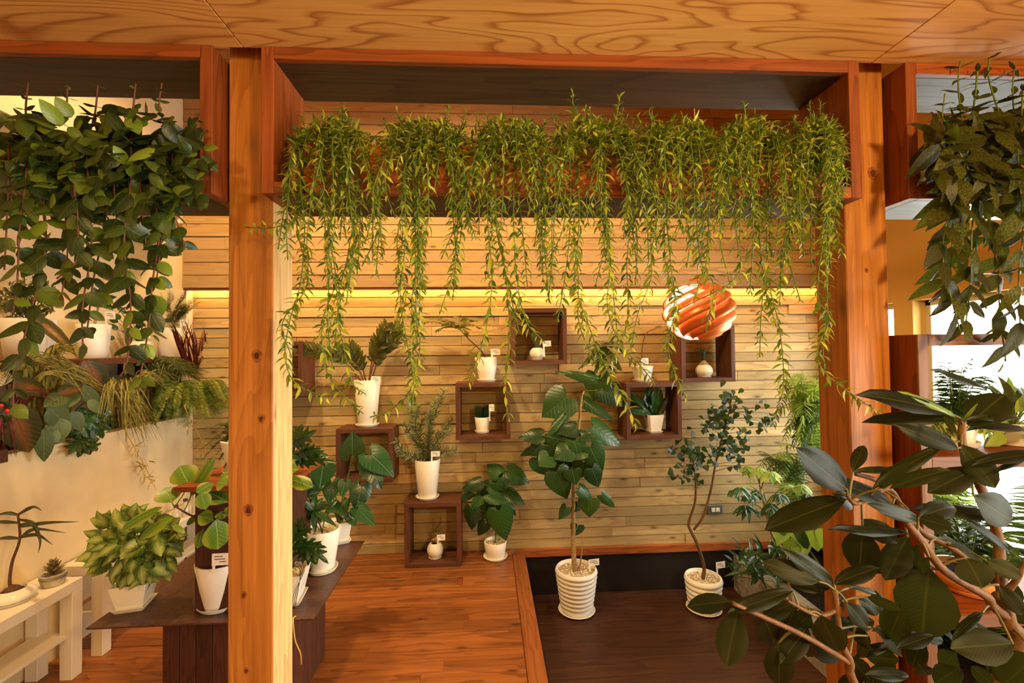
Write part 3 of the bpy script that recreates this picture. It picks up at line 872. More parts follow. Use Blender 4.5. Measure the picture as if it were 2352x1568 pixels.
def tag(P, px, py, Y, wpx=22, hpx=14, rot=.15, foot=None):
    p = at(px, py, Y); w_, h_ = pxm(wpx, Y)/2, pxm(hpx, Y)/2
    M = Matrix.Translation(p) @ Matrix.Rotation(rot, 4, 'Z') @ Matrix.Rotation(P.r.uniform(-.08, .08), 4, 'Y')
    mb = MB().box(-w_, w_, -.0006, .0006, -h_, h_, 0, M)
    o = P.part('price_tag', mb, M_TAG)
    fz = foot if foot is not None else p.z-pxm(30, Y)
    P.part('tag_stick', MB().box(-w_*.95, -w_*.6, .0007, .0016, fz-p.z, h_*.5, 0, M), M_TAG, parent=o)
    pr = MB()
    for k, (a, b) in enumerate(((-.7, .3), (-.7, .6), (-.1, .7))):
        z = h_*(.5-.45*k); pr.box(w_*a, w_*b, -.0010, -.0007, z-h_*.07, z+h_*.07, 0, M)
    P.part('tag_print', pr, M_INK, parent=o)

# ---- leaf materials and kinds
LM_VINE = leafmat('vine_leaf', (58, 94, 18), (206, 208, 70), (190, 196, 90), .36, .28, 5, .2, 1.6, bump=0)
LM_HOYA = leafmat('round_trailer_leaf', (30, 50, 22), (128, 150, 44), (110, 130, 70), .36, .18, 5, .25, 2.6, bump=.2)
LM_MARM = leafmat('mottled_leaf', (34, 46, 10), (86, 98, 26), (120, 128, 44), .42, .22, 7, .2, 1.6, mottle=(48, 34, 14), bump=.2, spec=.25)
LM_RUB = leafmat('rubber_leaf', (18, 22, 8), (40, 44, 16), (92, 94, 42), .45, .06, 16, .28, 1.5, bump=.1, spec=.18)
LM_UMB = leafmat('umbrella_fig_leaf', (20, 52, 22), (46, 88, 34), (92, 126, 70), .30, .16, 7, .35, 1.3, bump=.9)
LM_ALO = leafmat('arrow_leaf', (22, 60, 30), (44, 88, 44), (120, 150, 110), .25, .14, 6, .45, 1.2, bump=1.0)
LM_ALT = leafmat('variegated_leaf', (66, 110, 22), (112, 148, 40), (186, 196, 90), .35, .25, 7, .6, 1.1, edge=(150, 156, 46), bump=.5)
LM_SYN = leafmat('arrowhead_leaf', (74, 110, 34), (140, 160, 62), (190, 200, 120), .4, .22, 4, .5, 1.0, center=(186, 192, 110), edge=(64, 92, 34), bump=.4)
LM_DK = leafmat('dark_glossy_leaf', (14, 48, 20), (38, 80, 30), (80, 110, 50), .28, .16, 6, .25, 1.4, bump=.4)
LM_ZZ = leafmat('zz_leaf', (54, 62, 24), (96, 96, 36), (120, 116, 56), .4, .2, 5, .25, 1.2, bump=.2)
LM_TRI = leafmat('small_fig_leaf', (14, 40, 22), (36, 70, 36), (60, 90, 50), .4, .16, 4, .2, 1.4, bump=.1)
LM_NEED = leafmat('grey_needle', (92, 106, 70), (150, 160, 110), None, .6, .15, 4, 0, 1.0, bump=0)
LM_FERN = leafmat('fern_leaf', (84, 104, 22), (150, 150, 46), None, .5, .3, 4, 0, 1.2, bump=0)
LM_FERND = leafmat('dark_fern_leaf', (34, 66, 16), (96, 110, 30), None, .5, .25, 4, 0, 1.5, bump=0)
LM_LIME = leafmat('lime_leaf', (96, 134, 36), (180, 196, 80), None, .45, .35, 5, .2, 1.0, bump=.2)
LM_GRASS = leafmat('sedge_blade', (92, 92, 30), (176, 160, 70), (190, 180, 110), .5, .25, 1, .3, 1.1, bump=0)
LM_RED = leafmat('red_blade', (74, 26, 20), (130, 60, 36), None, .45, .25, 1, 0, 1.2, bump=0)
LM_BROWN = leafmat('bronze_leaf', (36, 42, 14), (70, 66, 24), (120, 90, 40), .4, .15, 8, .35, 1.2, center=(140, 84, 34), bump=.6)
LM_SAGE = leafmat('sage_leaf', (64, 84, 46), (120, 134, 78), (150, 156, 100), .45, .2, 6, .4, 1.0, bump=.4)
LM_BUSH = leafmat('bush_leaf', (58, 62, 22), (116, 108, 40), None, .5, .25, 4, 0, 1.2, bump=0)
LM_PAND = leafmat('strap_leaf', (52, 58, 26), (92, 92, 44), (120, 116, 60), .45, .15, 1, .2, 1.1, bump=0)
LM_SUCC = leafmat('succulent_leaf', (110, 104, 70), (166, 140, 96), None, .5, .1, 2, 0, 1.0, bump=0)

leafdef('vine', ELLS, LM_VINE, 4, fold=.25, curl=.22, ring=0)
leafdef('hoya', OVT[:1]+OVT[1:], LM_HOYA, 3, fold=.12, curl=.16, droop=.25)
leafdef('marm', LAN, LM_MARM, 3, fold=.2, curl=.3, droop=.2)
leafdef('rubber', ELL, LM_RUB, 4, fold=.34, curl=.14, droop=.35)
leafdef('umb', HEART, LM_UMB, 3, HMID, fold=.18, curl=.2, droop=.35, wave=.03)
leafdef('alo', ARROW, LM_ALO, 3, HMID, fold=.22, curl=.22, droop=.3)
leafdef('alt', ELL, LM_ALT, 3, fold=.18, curl=.18, droop=.25)
leafdef('syn', HEART, LM_SYN, 3, HMID, fold=.2, curl=.2, droop=.3)
leafdef('palm', LAN, LM_DK, 3, fold=.25, curl=.25)
leafdef('lobe', LOBE, LM_DK, 3, LMID, fold=.15, curl=.2, droop=.2, wave=.04)
leafdef('zz', OVT, LM_ZZ, 3, fold=.2, curl=.1)
leafdef('tri', TRI, LM_TRI, 3, fold=.12, curl=.1)
leafdef('needle', STRAP[::2], LM_NEED, 2, fold=.0, curl=.1, ring=0)
leafdef('fern', ELLS, LM_FERN, 2, fold=.1, curl=.1, ring=0)
leafdef('ferndark', ELLS, LM_FERND, 2, fold=.1, curl=.1, ring=0)
leafdef('lime', LAN, LM_LIME, 3, fold=.2, curl=.25)
leafdef('limeheart', HEART, LM_LIME, 3, HMID, fold=.15, curl=.2)
leafdef('strap', STRAP, LM_PAND, 3, fold=.3, curl=.5)
leafdef('bronze', OVT, LM_BROWN, 3, fold=.25, curl=.2)
leafdef('sage', OVT, LM_SAGE, 3, fold=.15, curl=.2)
leafdef('bush', ELLS, LM_BUSH, 3, fold=.1, curl=.15, ring=0)
leafdef('succ', OVT, LM_SUCC, 2, fold=.3, curl=-.3)
leafdef('dark', OVT, LM_DK, 3, fold=.2, curl=.25)
leafdef('wavy', ELL, LM_DK, 3, fold=.2, curl=.35, wave=.16)
leafdef('grass', STRAP, LM_GRASS, 3, fold=.2, curl=.0, ring=0)
leafdef('greengrass', STRAP, LM_DK, 2, fold=.1, curl=.2, ring=0)

# ------------------------------------------------------------------ hanging trailers
def strand(P, pts, kind, step, ll, lw, stem_r=.0016, mat=None, pairs=True, droop=.3, jitter=.28, taper=True, out=1.0, face=0):
    """a trailing stem through pts with leaves along it"""
    sp = spline(pts, 6)
    P.stem(sp, [stem_r]*2, 'stem', mat or M_STEMG, 4)
    rs = resample(sp, step); n = len(rs)
    ph = P.r.uniform(0, PI)
    for i in range(1, n):
        t = (rs[i]-rs[i-1]).normalized()
        a = t.orthogonal().normalized(); b = t.cross(a)
        ph += PI/2*(1 if pairs else .8)+P.r.uniform(-.4, .4)
        f = 1.0
        if taper and n-i < 5: f = .55+.09*(n-i)
        for q in ((0, PI) if pairs else (0,)):
            s = (a*math.cos(ph+q)+b*math.sin(ph+q))
            d = t*((.45 if face else .3)+P.r.uniform(-.2, .3)) + s*out + V((0, 0, -droop*P.r.random())) + rv(P.r, jitter)
            nr = (V((0, -1.3, .55)) if face else V((0, -.35, 1))) + rv(P.r, .5)
            k = f*P.r.uniform(.75, 1.15)
            P.leaf(kind, rs[i], d, nr, ll*k, lw*k*P.r.uniform(.85, 1.1))
TRACED = [
 [(690,430),(700,520),(690,650),(665,740),(655,820),(680,880),(752,915)],
 [(745,430),(760,560),(770,650),(740,740),(750,850),(800,920),(835,950)],
 [(820,450),(800,580),(775,700),(790,800),(810,880),(840,905)],
 [(930,430),(930,560),(920,680),(930,760),(950,870),(945,945)],
 [(955,700),(965,790),(945,890),(900,940),(850,958)],
 [(960,480),(960,600),(945,700),(960,790)],
 [(1040,480),(1045,600),(1010,720)], [(1060,520),(1045,620),(1040,690)],
 [(1120,500),(1130,640),(1115,760),(1075,885)],
 [(1140,500),(1160,620),(1170,760),(1160,900),(1170,965)],
 [(1180,520),(1190,660),(1210,740),(1245,780)],
 [(1310,500),(1300,620),(1280,740)],
 [(1330,520),(1320,640),(1350,740),(1385,830),(1440,930),(1465,985)],
 [(1390,480),(1400,620),(1395,700),(1420,780),(1480,850),(1505,885)],
 [(1450,480),(1440,600),(1440,740),(1395,850)],
 [(1500,440),(1495,560),(1495,640),(1465,720),(1450,800)],
 [(1530,480),(1540,600),(1550,700),(1535,800),(1560,880),(1580,920)],
 [(1600,500),(1610,600),(1640,660),(1620,760)],
 [(1690,520),(1700,620),(1640,680)],
 [(1760,480),(1765,640),(1790,750),(1800,870),(1785,895)],
 [(1770,520),(1750,700),(1745,820)],
 [(1830,450),(1800,600),(1790,700)],
 [(1920,420),(1890,560),(1878,680),(1905,730),(1878,800),(1890,850),(1950,900),(2030,955)],
 [(1930,430),(1915,500),(1935,585)],
 [(690,480),(640,520),(565,522)],
]
CX7 = [757, 975, 1165, 1365, 1555, 1735, 1880]
ORD = ['leftmost', 'second from left', 'third from left', 'middle', 'third from right', 'second from right', 'rightmost']
TOPZ = ZB0+TB+.095
for i, cx in enumerate(CX7):
    c = at(cx, 360, 1.335); c.z = TOPZ
    if i == 6: c.x = min(c.x, C1-.10)
    P = Plant('trailing_plant', 'narrow-leaved green trailing plant, %s of the seven in the box between the posts' % ORD[i], 'plant', c, 'trailing plants in the middle hanging box', i)
    r = P.r
    half_w = [100, 105, 105, 110, 105, 95, 64][i]; lo = [672, 0][i > 0]
    # arching shoots of the mound and random hanging strands in front
    for k in range(33):
        a = r.uniform(-1, 1); tx = max(cx+a*half_w*1.12, 668)
        tx = min(tx, 1935)
        y0 = 345+r.uniform(-8, 12); Y0 = r.uniform(1.29, 1.38)
        if k < 22:
            ye = r.choice([r.uniform(395, 470), r.uniform(410, 560), r.uniform(480, 700)]) if abs(a) < .8 else r.uniform(400, 620)
            Yf = r.uniform(1.15, 1.225)
            p0 = at(cx+a*half_w*.55, y0, Y0)
            hgt = 300+r.uniform(-15, 25)
            w1 = r.uniform(-26, 26); w2 = r.uniform(-30, 30)
            pts = [p0, at(cx+a*half_w*.7, hgt, (Y0+Yf)/2), at(cx+a*half_w*.9, 345+r.uniform(-15, 20), Yf), at(tx+w1*.5, (345+ye)/2-20, Yf-.01), at(tx+w1, (345+2*ye)/3, Yf-.01), at(tx+w2, ye, Yf+r.uniform(-.02, .02))]
            kk = r.uniform(.75, 1.1)
            strand(P, pts, 'vine', .0165, .031*kk, .0088*kk)
        elif k < 31:
            tx = min(max(cx+a*half_w*.95, 690), 1900); ty = 292-r.uniform(0, 62)*(1-a*a*.6)
            p0 = at(cx+a*half_w*.4, 350, 1.33)
            strand(P, [p0, at((cx+a*half_w*.5+tx)/2, (345+ty)/2+8, 1.31), at(tx, ty, 1.27)], 'vine', .012, .028, .0085, droop=-.3, out=.6)
        else:
            ye = r.uniform(560, 680); Yf = r.uniform(1.40, 1.44) if i < 6 else 1.2
            strand(P, [at(tx, 350, 1.34), at(tx, 310, 1.38), at(tx, 380, Yf+.03), at(tx+r.uniform(-10, 10), 470, Yf+.04), at(tx+r.uniform(-15, 15), ye, Yf+.04)], 'vine', .019, .033, .011)
    # dense mound
    for k in range(780):
        ga = r.gauss(0, .5); p = at(min(max(cx+ga*half_w, 672), 1930), 346+r.uniform(-72, 50)*math.exp(-ga*ga*.9), r.uniform(1.21, 1.36))
        P.leaf('vine', p, rv(r)+V((0, -.4, .1)), rv(r, .6)+V((0, -.4, 1)), .029*r.uniform(.7, 1.15), .0085)
    for tr in TRACED:
        j = min(range(7), key=lambda q: abs(CX7[q]-tr[0][0]))
        if j != i: continue
        Yf = r.uniform(1.165, 1.215)
        p0 = at(tr[0][0], 348, 1.32)
        pts = [p0, at(tr[0][0], 318, (1.32+Yf)/2)] + [at(x, y, Yf+r.uniform(-.008, .008)) for (x, y) in tr]
        strand(P, pts, 'vine', .0145, .032, .0095)
        if tr[-1][1] > 640:
            strand(P, [p0]+[at(x+r.uniform(-22, 22), y, Yf+.03) for (x, y) in tr[:-2]], 'vine', .0165, .031, .009)
    if i in (1, 3):
        x0 = (1010, 1325)[i == 3]
        for (dx, ty) in ((-100 if i == 1 else -10, 250 if i == 1 else 212), (20, 240), (60 if i == 1 else 100, 250 if i == 1 else 218)):
            strand(P, [at(x0+dx*.6, 340, 1.31), at(x0+dx*.85, 290, 1.28), at(x0+dx, ty, 1.25)], 'vine', .013, .030, .010, droop=-.4, out=.55)
    P.finish()

# round-leaved trailers, left box
HO = [
 [(95,400),(105,560),(75,700),(35,860),(30,950)], [(135,380),(155,560),(140,690)], [(200,380),(210,560),(190,700),(190,800)],
 [(245,380),(240,520),(215,640),(200,760)], [(300,420),(285,560),(300,700),(292,830),(275,865)], [(350,420),(365,540),(350,650),(340,760),(318,885)],
 [(395,380),(385,450),(410,520),(425,570)], [(20,400),(15,520),(10,620)], [(60,400),(45,520),(40,640),(30,720)], [(385,440),(375,520),(360,640)],
 [(260,400),(270,520),(290,640),(310,700)], [(170,420),(180,520),(175,600),(130,640)], [(320,390),(325,470),(335,560)], [(420,360),(420,410)],
]
HX = [60, 190, 300, 405]
HL = ['at the left edge', 'second from the left edge', 'second from the post', 'nearest the post, with the palest leaves']
TZ = ZB0+TB+.095
for i, hx in enumerate(HX):
    c = at(hx, 360, 1.335); c.z = TZ
    P = Plant('round_leaf_trailer', 'round-leaved dark trailing plant in the left hanging box, %s' % HL[i], 'plant', c, 'round-leaved trailers in the left hanging box', i)
    r = P.r
    for tr in HO:
        j = min(range(4), key=lambda q: abs(HX[q]-tr[0][0]))
        if j != i: continue
        Yf = r.uniform(1.12, 1.2)
        pts = [at(hx*.5+tr[0][0]*.5, 345, 1.33), at(tr[0][0], 318, (1.33+Yf)/2)] + [at(x, y, Yf+r.uniform(-.01, .01)) for (x, y) in tr]
        strand(P, pts, 'hoya', .042, .062, .042, .0022, M_STEMR, True, .9, .4, True, .9, 1)
    for k in range(85):
        x = hx+r.uniform(-65, 65); y = r.uniform(255, 470)
        p = at(x, y, r.uniform(1.17, 1.30) if y < 330 else r.uniform(1.12, 1.21))
        P.leaf('hoya', p, rv(r, .8)+V((0, -.3, -.3)), V((r.uniform(-.5, .5), -1, .6)), .058*r.uniform(.6, 1.1), .036*r.uniform(.7, 1.1))
    for (tx, ty) in ([(65,190),(155,195)], [(225,195)], [(312,192)], [(372,190),(470,275)])[i]:
        strand(P, [at(hx, 350, 1.33), at((hx+tx)/2, 300, 1.29), at(tx-6, ty+60, 1.25), at(tx, ty, 1.24)], 'hoya', .027, .036, .019, .0022, M_STEMR, True, -.2, .2)
    P.finish()

# mottled trailers, right box
MA = [[(2225,250),(2185,470),(2165,590),(2205,760)], [(2270,300),(2235,500),(2230,640),(2215,770)], [(2330,350),(2300,560),(2295,690),(2310,830)],
      [(2340,300),(2350,520),(2340,640),(2345,780)], [(2200,400),(2190,520),(2180,680)], [(2160,240),(2190,330),(2240,420)], [(2300,250),(2290,420),(2260,560)]]
for i, hx in enumerate((2215, 2330)):
    c = at(hx, 370, 1.335); c.z = TZ
    P = Plant('mottled_trailer', ('mottled pointed-leaved trailing plant in the right hanging box, nearest the post', 'mottled pointed-leaved trailing plant in the right hanging box, at the right edge')[i], 'plant', c, 'mottled trailers in the right hanging box', i)
    r = P.r
    for tr in MA:
        if (abs(tr[0][0]-2215) < abs(tr[0][0]-2330)) != (i == 0): continue
        Yf = r.uniform(1.12, 1.2)
        pts = [at(hx, 360, 1.33), at((hx+tr[0][0])/2, 315, 1.26)] + [at(x, y+(90 if k == 0 else 0), Yf) for k, (x, y) in enumerate(tr)]
        strand(P, pts, 'marm', .050, .095, .040, .0022, M_STEMG, True, .9, .3, False, .9, 1)
    for k in range(70):
        x = hx+r.uniform(-75, 75); y = r.uniform(250, 480)
        p = at(x, y, r.uniform(1.16, 1.30) if y < 340 else r.uniform(1.12, 1.21))
        P.leaf('marm', p, rv(r, .7)+V((0, -.4, -.6)), V((r.uniform(-.5, .5), -1, .6)), .092*r.uniform(.6, 1.1), .036*r.uniform(.7, 1.1))
    for (tx, ty) in ([(2205,140),(2170,215),(2245,150)], [(2275,120),(2330,150),(2350,200)])[i]:
        strand(P, [at(hx, 350, 1.33), at((hx+tx)/2, 280, 1.27), at(tx-4, ty+60, 1.22), at(tx, ty, 1.21)], 'marm', .035, .060, .020, .0022, M_STEMG, True, -.1, .2)
    P.finish()

# ------------------------------------------------------------------ plants on and around the wall cubes
def top(key, px, py, Y): 
    p = at(px, py, Y); return V((p.x, Y, CUBES[key][3]))
def inn(key, px, Y):
    p = at(px, 900, Y); return V((p.x, Y, CUBES[key][2]+CUBES[key][4]))
def frond(P, pts, kind, step, ll, lw, mat=None, rad=.002, lift=.2, tipt=.35, sides=(1, -1), side_v=None, down=0, part='leaf'):
    """a rachis with leaflets on both sides"""
    sp = spline(pts, 6); P.stem(sp, [rad, rad*.5], 'stem', mat or M_STEMG, 4)
    rs = resample(sp, step); n = len(rs)
    for i in range(1, n):
        t = (rs[i]-rs[i-1]).normalized()
        sd = side_v if side_v is not None else t.cross(V((0, 0, 1)))
        sd = (sd - t*sd.dot(t)); sd = sd.normalized() if sd.length > 1e-3 else V((1, 0, 0))
        u = i/n; f = min(1, .5+1.6*u) * (1 - max(0, u-.6)/.4*(1-tipt))
        for s in sides:
            d = sd*s + t*.45 + V((0, 0, lift-down)) + rv(P.r, .12)
            P.leaf(kind, rs[i], d, V((0, -.5, 1))+rv(P.r, .3), ll*f*P.r.uniform(.85, 1.1), lw*f, part)

# E: tall pot with thick upright fronds
Y = 3.30
P = Plant('zz_plant', 'thick-fronded plant in a tall white pot standing on a wall cube', 'plant', top('E', 844, 972, Y), None)
h = at(844, 872, Y).z-P.loc.z
s0 = round_pot(P, pxm(58, Y)/2, pxm(40, Y)/2, h, 'soil')
for (tx, ty, bx) in ((915, 745, 847), (890, 742, 845), (800, 790, 842), (770, 798, 840), (925, 770, 850), (680, 795, 838)):
    e = at(tx, ty, Y+(-.05 if tx > 690 else -.1)); b = s0+V((pxm(bx-844, Y), P.r.uniform(-.02, .02), -.01))
    m = (b+e)/2+V((-.15*(e.x-b.x), 0, .06*abs(e.x-b.x)+.02))
    sp = spline([b, m, e], 8); P.stem(sp, [.006, .002], 'stem', M_STEMR, 5)
    rs = resample(sp, .021)
    for i in range(int(len(rs)*.35), len(rs)):
        t = (rs[i]-rs[max(0, i-1)]).normalized(); u = i/len(rs)
        sd = V((t.z, 0, -t.x))
        for s in (1, -1):
            k = (.7+.5*math.sin(PI*min(1, (u-.3)/.7)))
            P.leaf('zz', rs[i], sd*s*.85+t*.75+V((0, -.25, 0))+rv(P.r, .2), V((0, -1, .25))+sd*s*.5+rv(P.r, .5), .066*k, .027*k)
tag(P, 863, 871, Y-.06, 20, 14)
P.finish()
# E inside: little pot
P = Plant('potted_plant', 'small plant in a pale pot inside the wall cube behind the heart-leaved plant', 'plant', inn('E', 838, 3.3), None)
s0 = round_pot(P, .04, .032, .085, 'soil')
for k in range(9):
    a = k*.7; P.leaf('alt', s0, V((math.cos(a), math.sin(a), 1.1)), V((-math.cos(a), -math.sin(a), 1)), .07, .035)
P.finish()
# B top: forked fern
P = Plant('fork_fern', 'flat-fronded fern on a bare leaning stem in a white pot on the grass-pot cube', 'plant', top('B', 1118, 875, 3.3), None)
h = at(1118, 820, 3.3).z-P.loc.z
s0 = round_pot(P, pxm(54, 3.3)/2, pxm(34, 3.3)/2, h, 'soil')
tip = at(1052, 752, 3.25)
P.one_stem([s0, s0+V((-.04, 0, .07)), at(1078, 780, 3.26), tip], [.006, .003], 'trunk', M_STEMR)
for (ex, ey) in ((945, 742), (985, 730), (1020, 745), (1100, 735), (1110, 755), (1060, 725), (1000, 762), (1075, 770)):
    e = at(ex, ey, 3.2)
    frond(P, [tip, (tip+e)/2+V((0, -.03, .025)), e], 'fern', .011, .075, .019, M_STEMR, .0015, -.1)
tag(P, 1138, 808, 3.24, 22, 14)
P.finish()
# B inside: grass
P = Plant('grass_pot', 'tuft of fine grass in a small white pot inside the middle wall cube', 'plant', inn('B', 1107, 3.29), None)
h = at(1107, 957, 3.29).z-P.loc.z
s0 = round_pot(P, pxm(35, 3.29)/2, pxm(27, 3.29)/2, h, 'soil')
for k in range(130):
    a = P.r.uniform(0, 2*PI); q = P.r.random()*.04
    P.leaf('greengrass', s0+V((q*math.cos(a), q*math.sin(a), -.004)), V((math.cos(a)*.3, math.sin(a)*.3, 1))+rv(P.r, .15), V((0, -1, 0)), P.r.uniform(.08, .13), .0035)
tag(P, 1129, 936, 3.22, 12, 16)
P.finish()
# A: one upright leaf
P = Plant('bowl_plant', 'single upright dark leaf in a round white bowl inside the wall cube by the lamp', 'plant', inn('A', 1235, 3.28), None)
s0 = bowl_pot(P, pxm(36, 3.28)/2, at(1235, 799, 3.28).z-P.loc.z)
P.leaf('strap', s0+V((.005, 0, -.01)), at(1215, 735, 3.27)-s0, V((.3, -1, .2)), .21, .045)
P.leaf('strap', s0+V((.012, 0, -.01)), V((-.02, 0, .12)), V((.3, -1, .2)), .11, .03)
tag(P, 1256, 789, 3.22, 20, 13)
P.finish()
# D: bulb
P = Plant('bulb_plant', 'grassy bulb in a round cream bowl inside the wall cube right behind the lamp', 'plant', inn('D', 1618, 3.28), None)
s0 = bowl_pot(P, pxm(40, 3.28)/2, at(1618, 838, 3.28).z-P.loc.z)
P.part('bulb', MB().lathe([(.012, -.02), (.034, -.002), (.036, .012), (.022, .03), (.009, .042)], s0, 16), M_STEMP, 180)
for k in range(26):
    a = P.r.uniform(0, 2*PI)
    P.leaf('greengrass', s0+V((.006*math.cos(a), .006*math.sin(a), .036)), V((math.cos(a)*.25, math.sin(a)*.25, 1)), V((0, -1, 0)), P.r.uniform(.06, .12), .006)
for k in range(16):
    a = P.r.uniform(0, 2*PI); e = V((.10*math.cos(a), .06*math.sin(a)-.02, P.r.uniform(.06, .15)))
    P.stem(spline([s0+V((0, 0, .04)), s0+e*.5+V((0, 0, .08)), s0+e], 5), .0008, 'stem', M_STEMD, 3)
P.finish()
# C top: arching umbrella frond
P = Plant('arching_fern', 'feathery frond arching left in a white pot on top of the cube beneath the lamp', 'plant', top('C', 1476, 878, 3.3), None)
h = at(1476, 840, 3.3).z-P.loc.z
s0 = round_pot(P, pxm(50, 3.3)/2, pxm(36, 3.3)/2, h, 'soil')
a1 = at(1475, 800, 3.3); tp = at(1445, 762, 3.25)
P.one_stem(spline([s0, a1, at(1485, 765, 3.28), at(1510, 752, 3.24)], 5), [.005, .003], 'trunk', M_STEMR)
hub = at(1392, 795, 3.24)
P.stem(spline([s0+V((-.01, 0, 0)), at(1450, 830, 3.28), at(1425, 800, 3.26), hub], 5), [.004, .002], 'stem', M_STEMR)
for (ex, ey) in ((1330, 845), (1340, 800), (1365, 860), (1395, 880), (1425, 850), (1440, 810), (1375, 785), (1410, 785), (1350, 815)):
    e = at(ex, ey, 3.2)
    frond(P, [hub, (hub+e)/2+V((0, -.02, .02)), e], 'ferndark', .011, .085, .02, M_STEMR, .0014, -.15)
tag(P, 1481, 829, 3.24, 18, 14)
P.finish()
# C inside: wavy fern
P = Plant('birds_nest_fern', 'wavy glossy fern in a square white pot inside the wall cube beneath the lamp', 'plant', inn('C', 1500, 3.29), None)
h = at(1500, 951, 3.29).z-P.loc.z
s0 = square_pot(P, pxm(40, 3.29)/2, pxm(27, 3.29)/2, h, .1, 'soil')
for (tx, ty, wp) in ((1500, 895, 22), (1520, 897, 24), (1470, 905, 20), (1455, 918, 18), (1535, 912, 20), (1485, 900, 20), (1510, 890, 20), (1450, 935, 16), (1528, 935, 16), (1475, 930, 18), (1505, 915, 20)):
    e = at(tx, ty, 3.22+P.r.uniform(-.03, .05)); P.leaf('wavy', s0, e-s0, V((0, -1, .4)), (e-s0).length, pxm(wp, 3.25))
P.finish()
# F inside: twisted stump
P = Plant('bowl_plant', 'twisted tan stump in a round white bowl inside the floor cube', 'plant', inn('F', 997, 3.27), None)
s0 = bowl_pot(P, pxm(37, 3.27)/2, at(997, 1246, 3.27).z-P.loc.z)
sp = [s0+V((.022*math.cos(t*9)*(1-t*.3), .015*math.sin(t*9), .085*t-.005)) for t in [i/24 for i in range(25)]]
P.one_stem(sp, [.012, .006], 'stump', M_STEMP)
for k in range(12):
    e = V((P.r.uniform(-.05, .09), P.r.uniform(-.06, .03), P.r.uniform(.10, .24)))
    P.stem(spline([sp[-1], s0+e*.6+V((.01, 0, .03)), s0+e], 5), .0008, 'stem', M_STEMD, 3)
tag(P, 1013, 1234, 3.2, 18, 13)
P.finish()
# F top: silvery needle shrub
P = Plant('needle_shrub', 'silvery needle-leaved shrub in a tall white pot standing on the floor cube', 'plant', top('F', 982, 1150, 3.29), None)
h = at(982, 1053, 3.29).z-P.loc.z
s0 = round_pot(P, pxm(59, 3.29)/2, pxm(40, 3.29)/2, h)
for (tx, ty, mx, my) in ((910, 1010, 930, 1040), (945, 900, 950, 980), (1020, 895, 990, 980), (1040, 960, 1010, 1000), (970, 960, 965, 1000), (925, 970, 945, 1000), (1050, 1033, 1020, 1038), (905, 1040, 930, 1045), (1030, 990, 1005, 1010), (990, 940, 985, 990), (960, 930, 955, 985), (1000, 915, 990, 970), (935, 1045, 950, 1048), (1010, 1030, 1000, 1035)):
    Yt = 3.27+P.r.uniform(-.09, .05)
    sp = spline([s0, at(mx, my, (Yt+3.27)/2), at(tx, ty, Yt)], 8); P.stem(sp, [.004, .002], 'stem', M_STEMR, 4)
    for q in resample(sp, .0030)[8:]:
        t = (at(tx, ty, Yt)-s0).normalized(); a = P.r.uniform(0, 2*PI); o = t.orthogonal().normalized(); b = t.cross(o)
        P.leaf('needle', q, (o*math.cos(a)+b*math.sin(a))+t*.6, V((0, -1, .5)), .05*P.r.uniform(.7, 1.1), .0065)
tag(P, 1000, 1042, 3.22, 20, 12)
P.finish()

# ------------------------------------------------------------------ figs by the wall
def Z4(x, y): return (1160+x*.40816, 820+y*.40816)
def Z3(x, y): return (640+x*.2551, 950+y*.2551)
def near(pts, p, below=.06):
    c = min(pts, key=lambda q: (q-(p-V((0, 0, below)))).length); return c
def traced(P, rows, kind, zf, zs, Yc, spread, trunk, smat=M_STEMG, up=.35, srad=.0025, below=.05, wk=1.0):
    for row in rows:
        b, t, wz = row[:3]; wz *= 1.12; Yb = Yc+P.r.uniform(-spread, spread)-.03
        B, Tp = P.pleaf(kind, zf(*b), zf(*t), wz*zs*wk, Yb, Yb+P.r.uniform(-.05, .03), up, P.r.uniform(-.3, .3))
        if trunk:
            c = near(trunk, B, below); m = (c+B)/2+V((0, 0, -.004))
            P.stem([c, m, B], srad, 'petiole', smat, 4)
def on(zt, px, pyb, r):
    p = onz(px, pyb, zt); p.y += r; p.x *= (p.y)/(p.y-r); return p
p0 = on(PITZ, 1325, 1424, .11); YB_ = p0.y
print('big fig Y', YB_)
P = Plant('umbrella_fig', 'tall heart-leaved fig with one straight trunk in a ribbed white pot in the pit', 'plant', p0)
s0 = round_pot(P, pxm(92, YB_)/2, pxm(64, YB_)/2, at(1325, 1303, YB_).z-PITZ, 'pebbles', True, M_RIB, 9)
trunk = [at(*Z4(x, y), YB_) for (x, y) in ((392, 1190), (384, 1050), (385, 900), (388, 680), (408, 480), (430, 240), (445, 190))]
trunk[0] = V((trunk[0].x, YB_, s0.z-.01))
tr = spline(trunk, 8); P.one_stem(tr, [.019, .017, .016, .015, .013, .011, .010][:1]+[.006], 'trunk', M_STEMP, 9)
P.one_stem(spline([V((trunk[0].x+.03, YB_-.01, s0.z-.01)), at(*Z4(432, 1090), YB_-.03), at(*Z4(440, 980), YB_-.03)], 6), [.006, .003], 'side_shoot', M_STEMP)
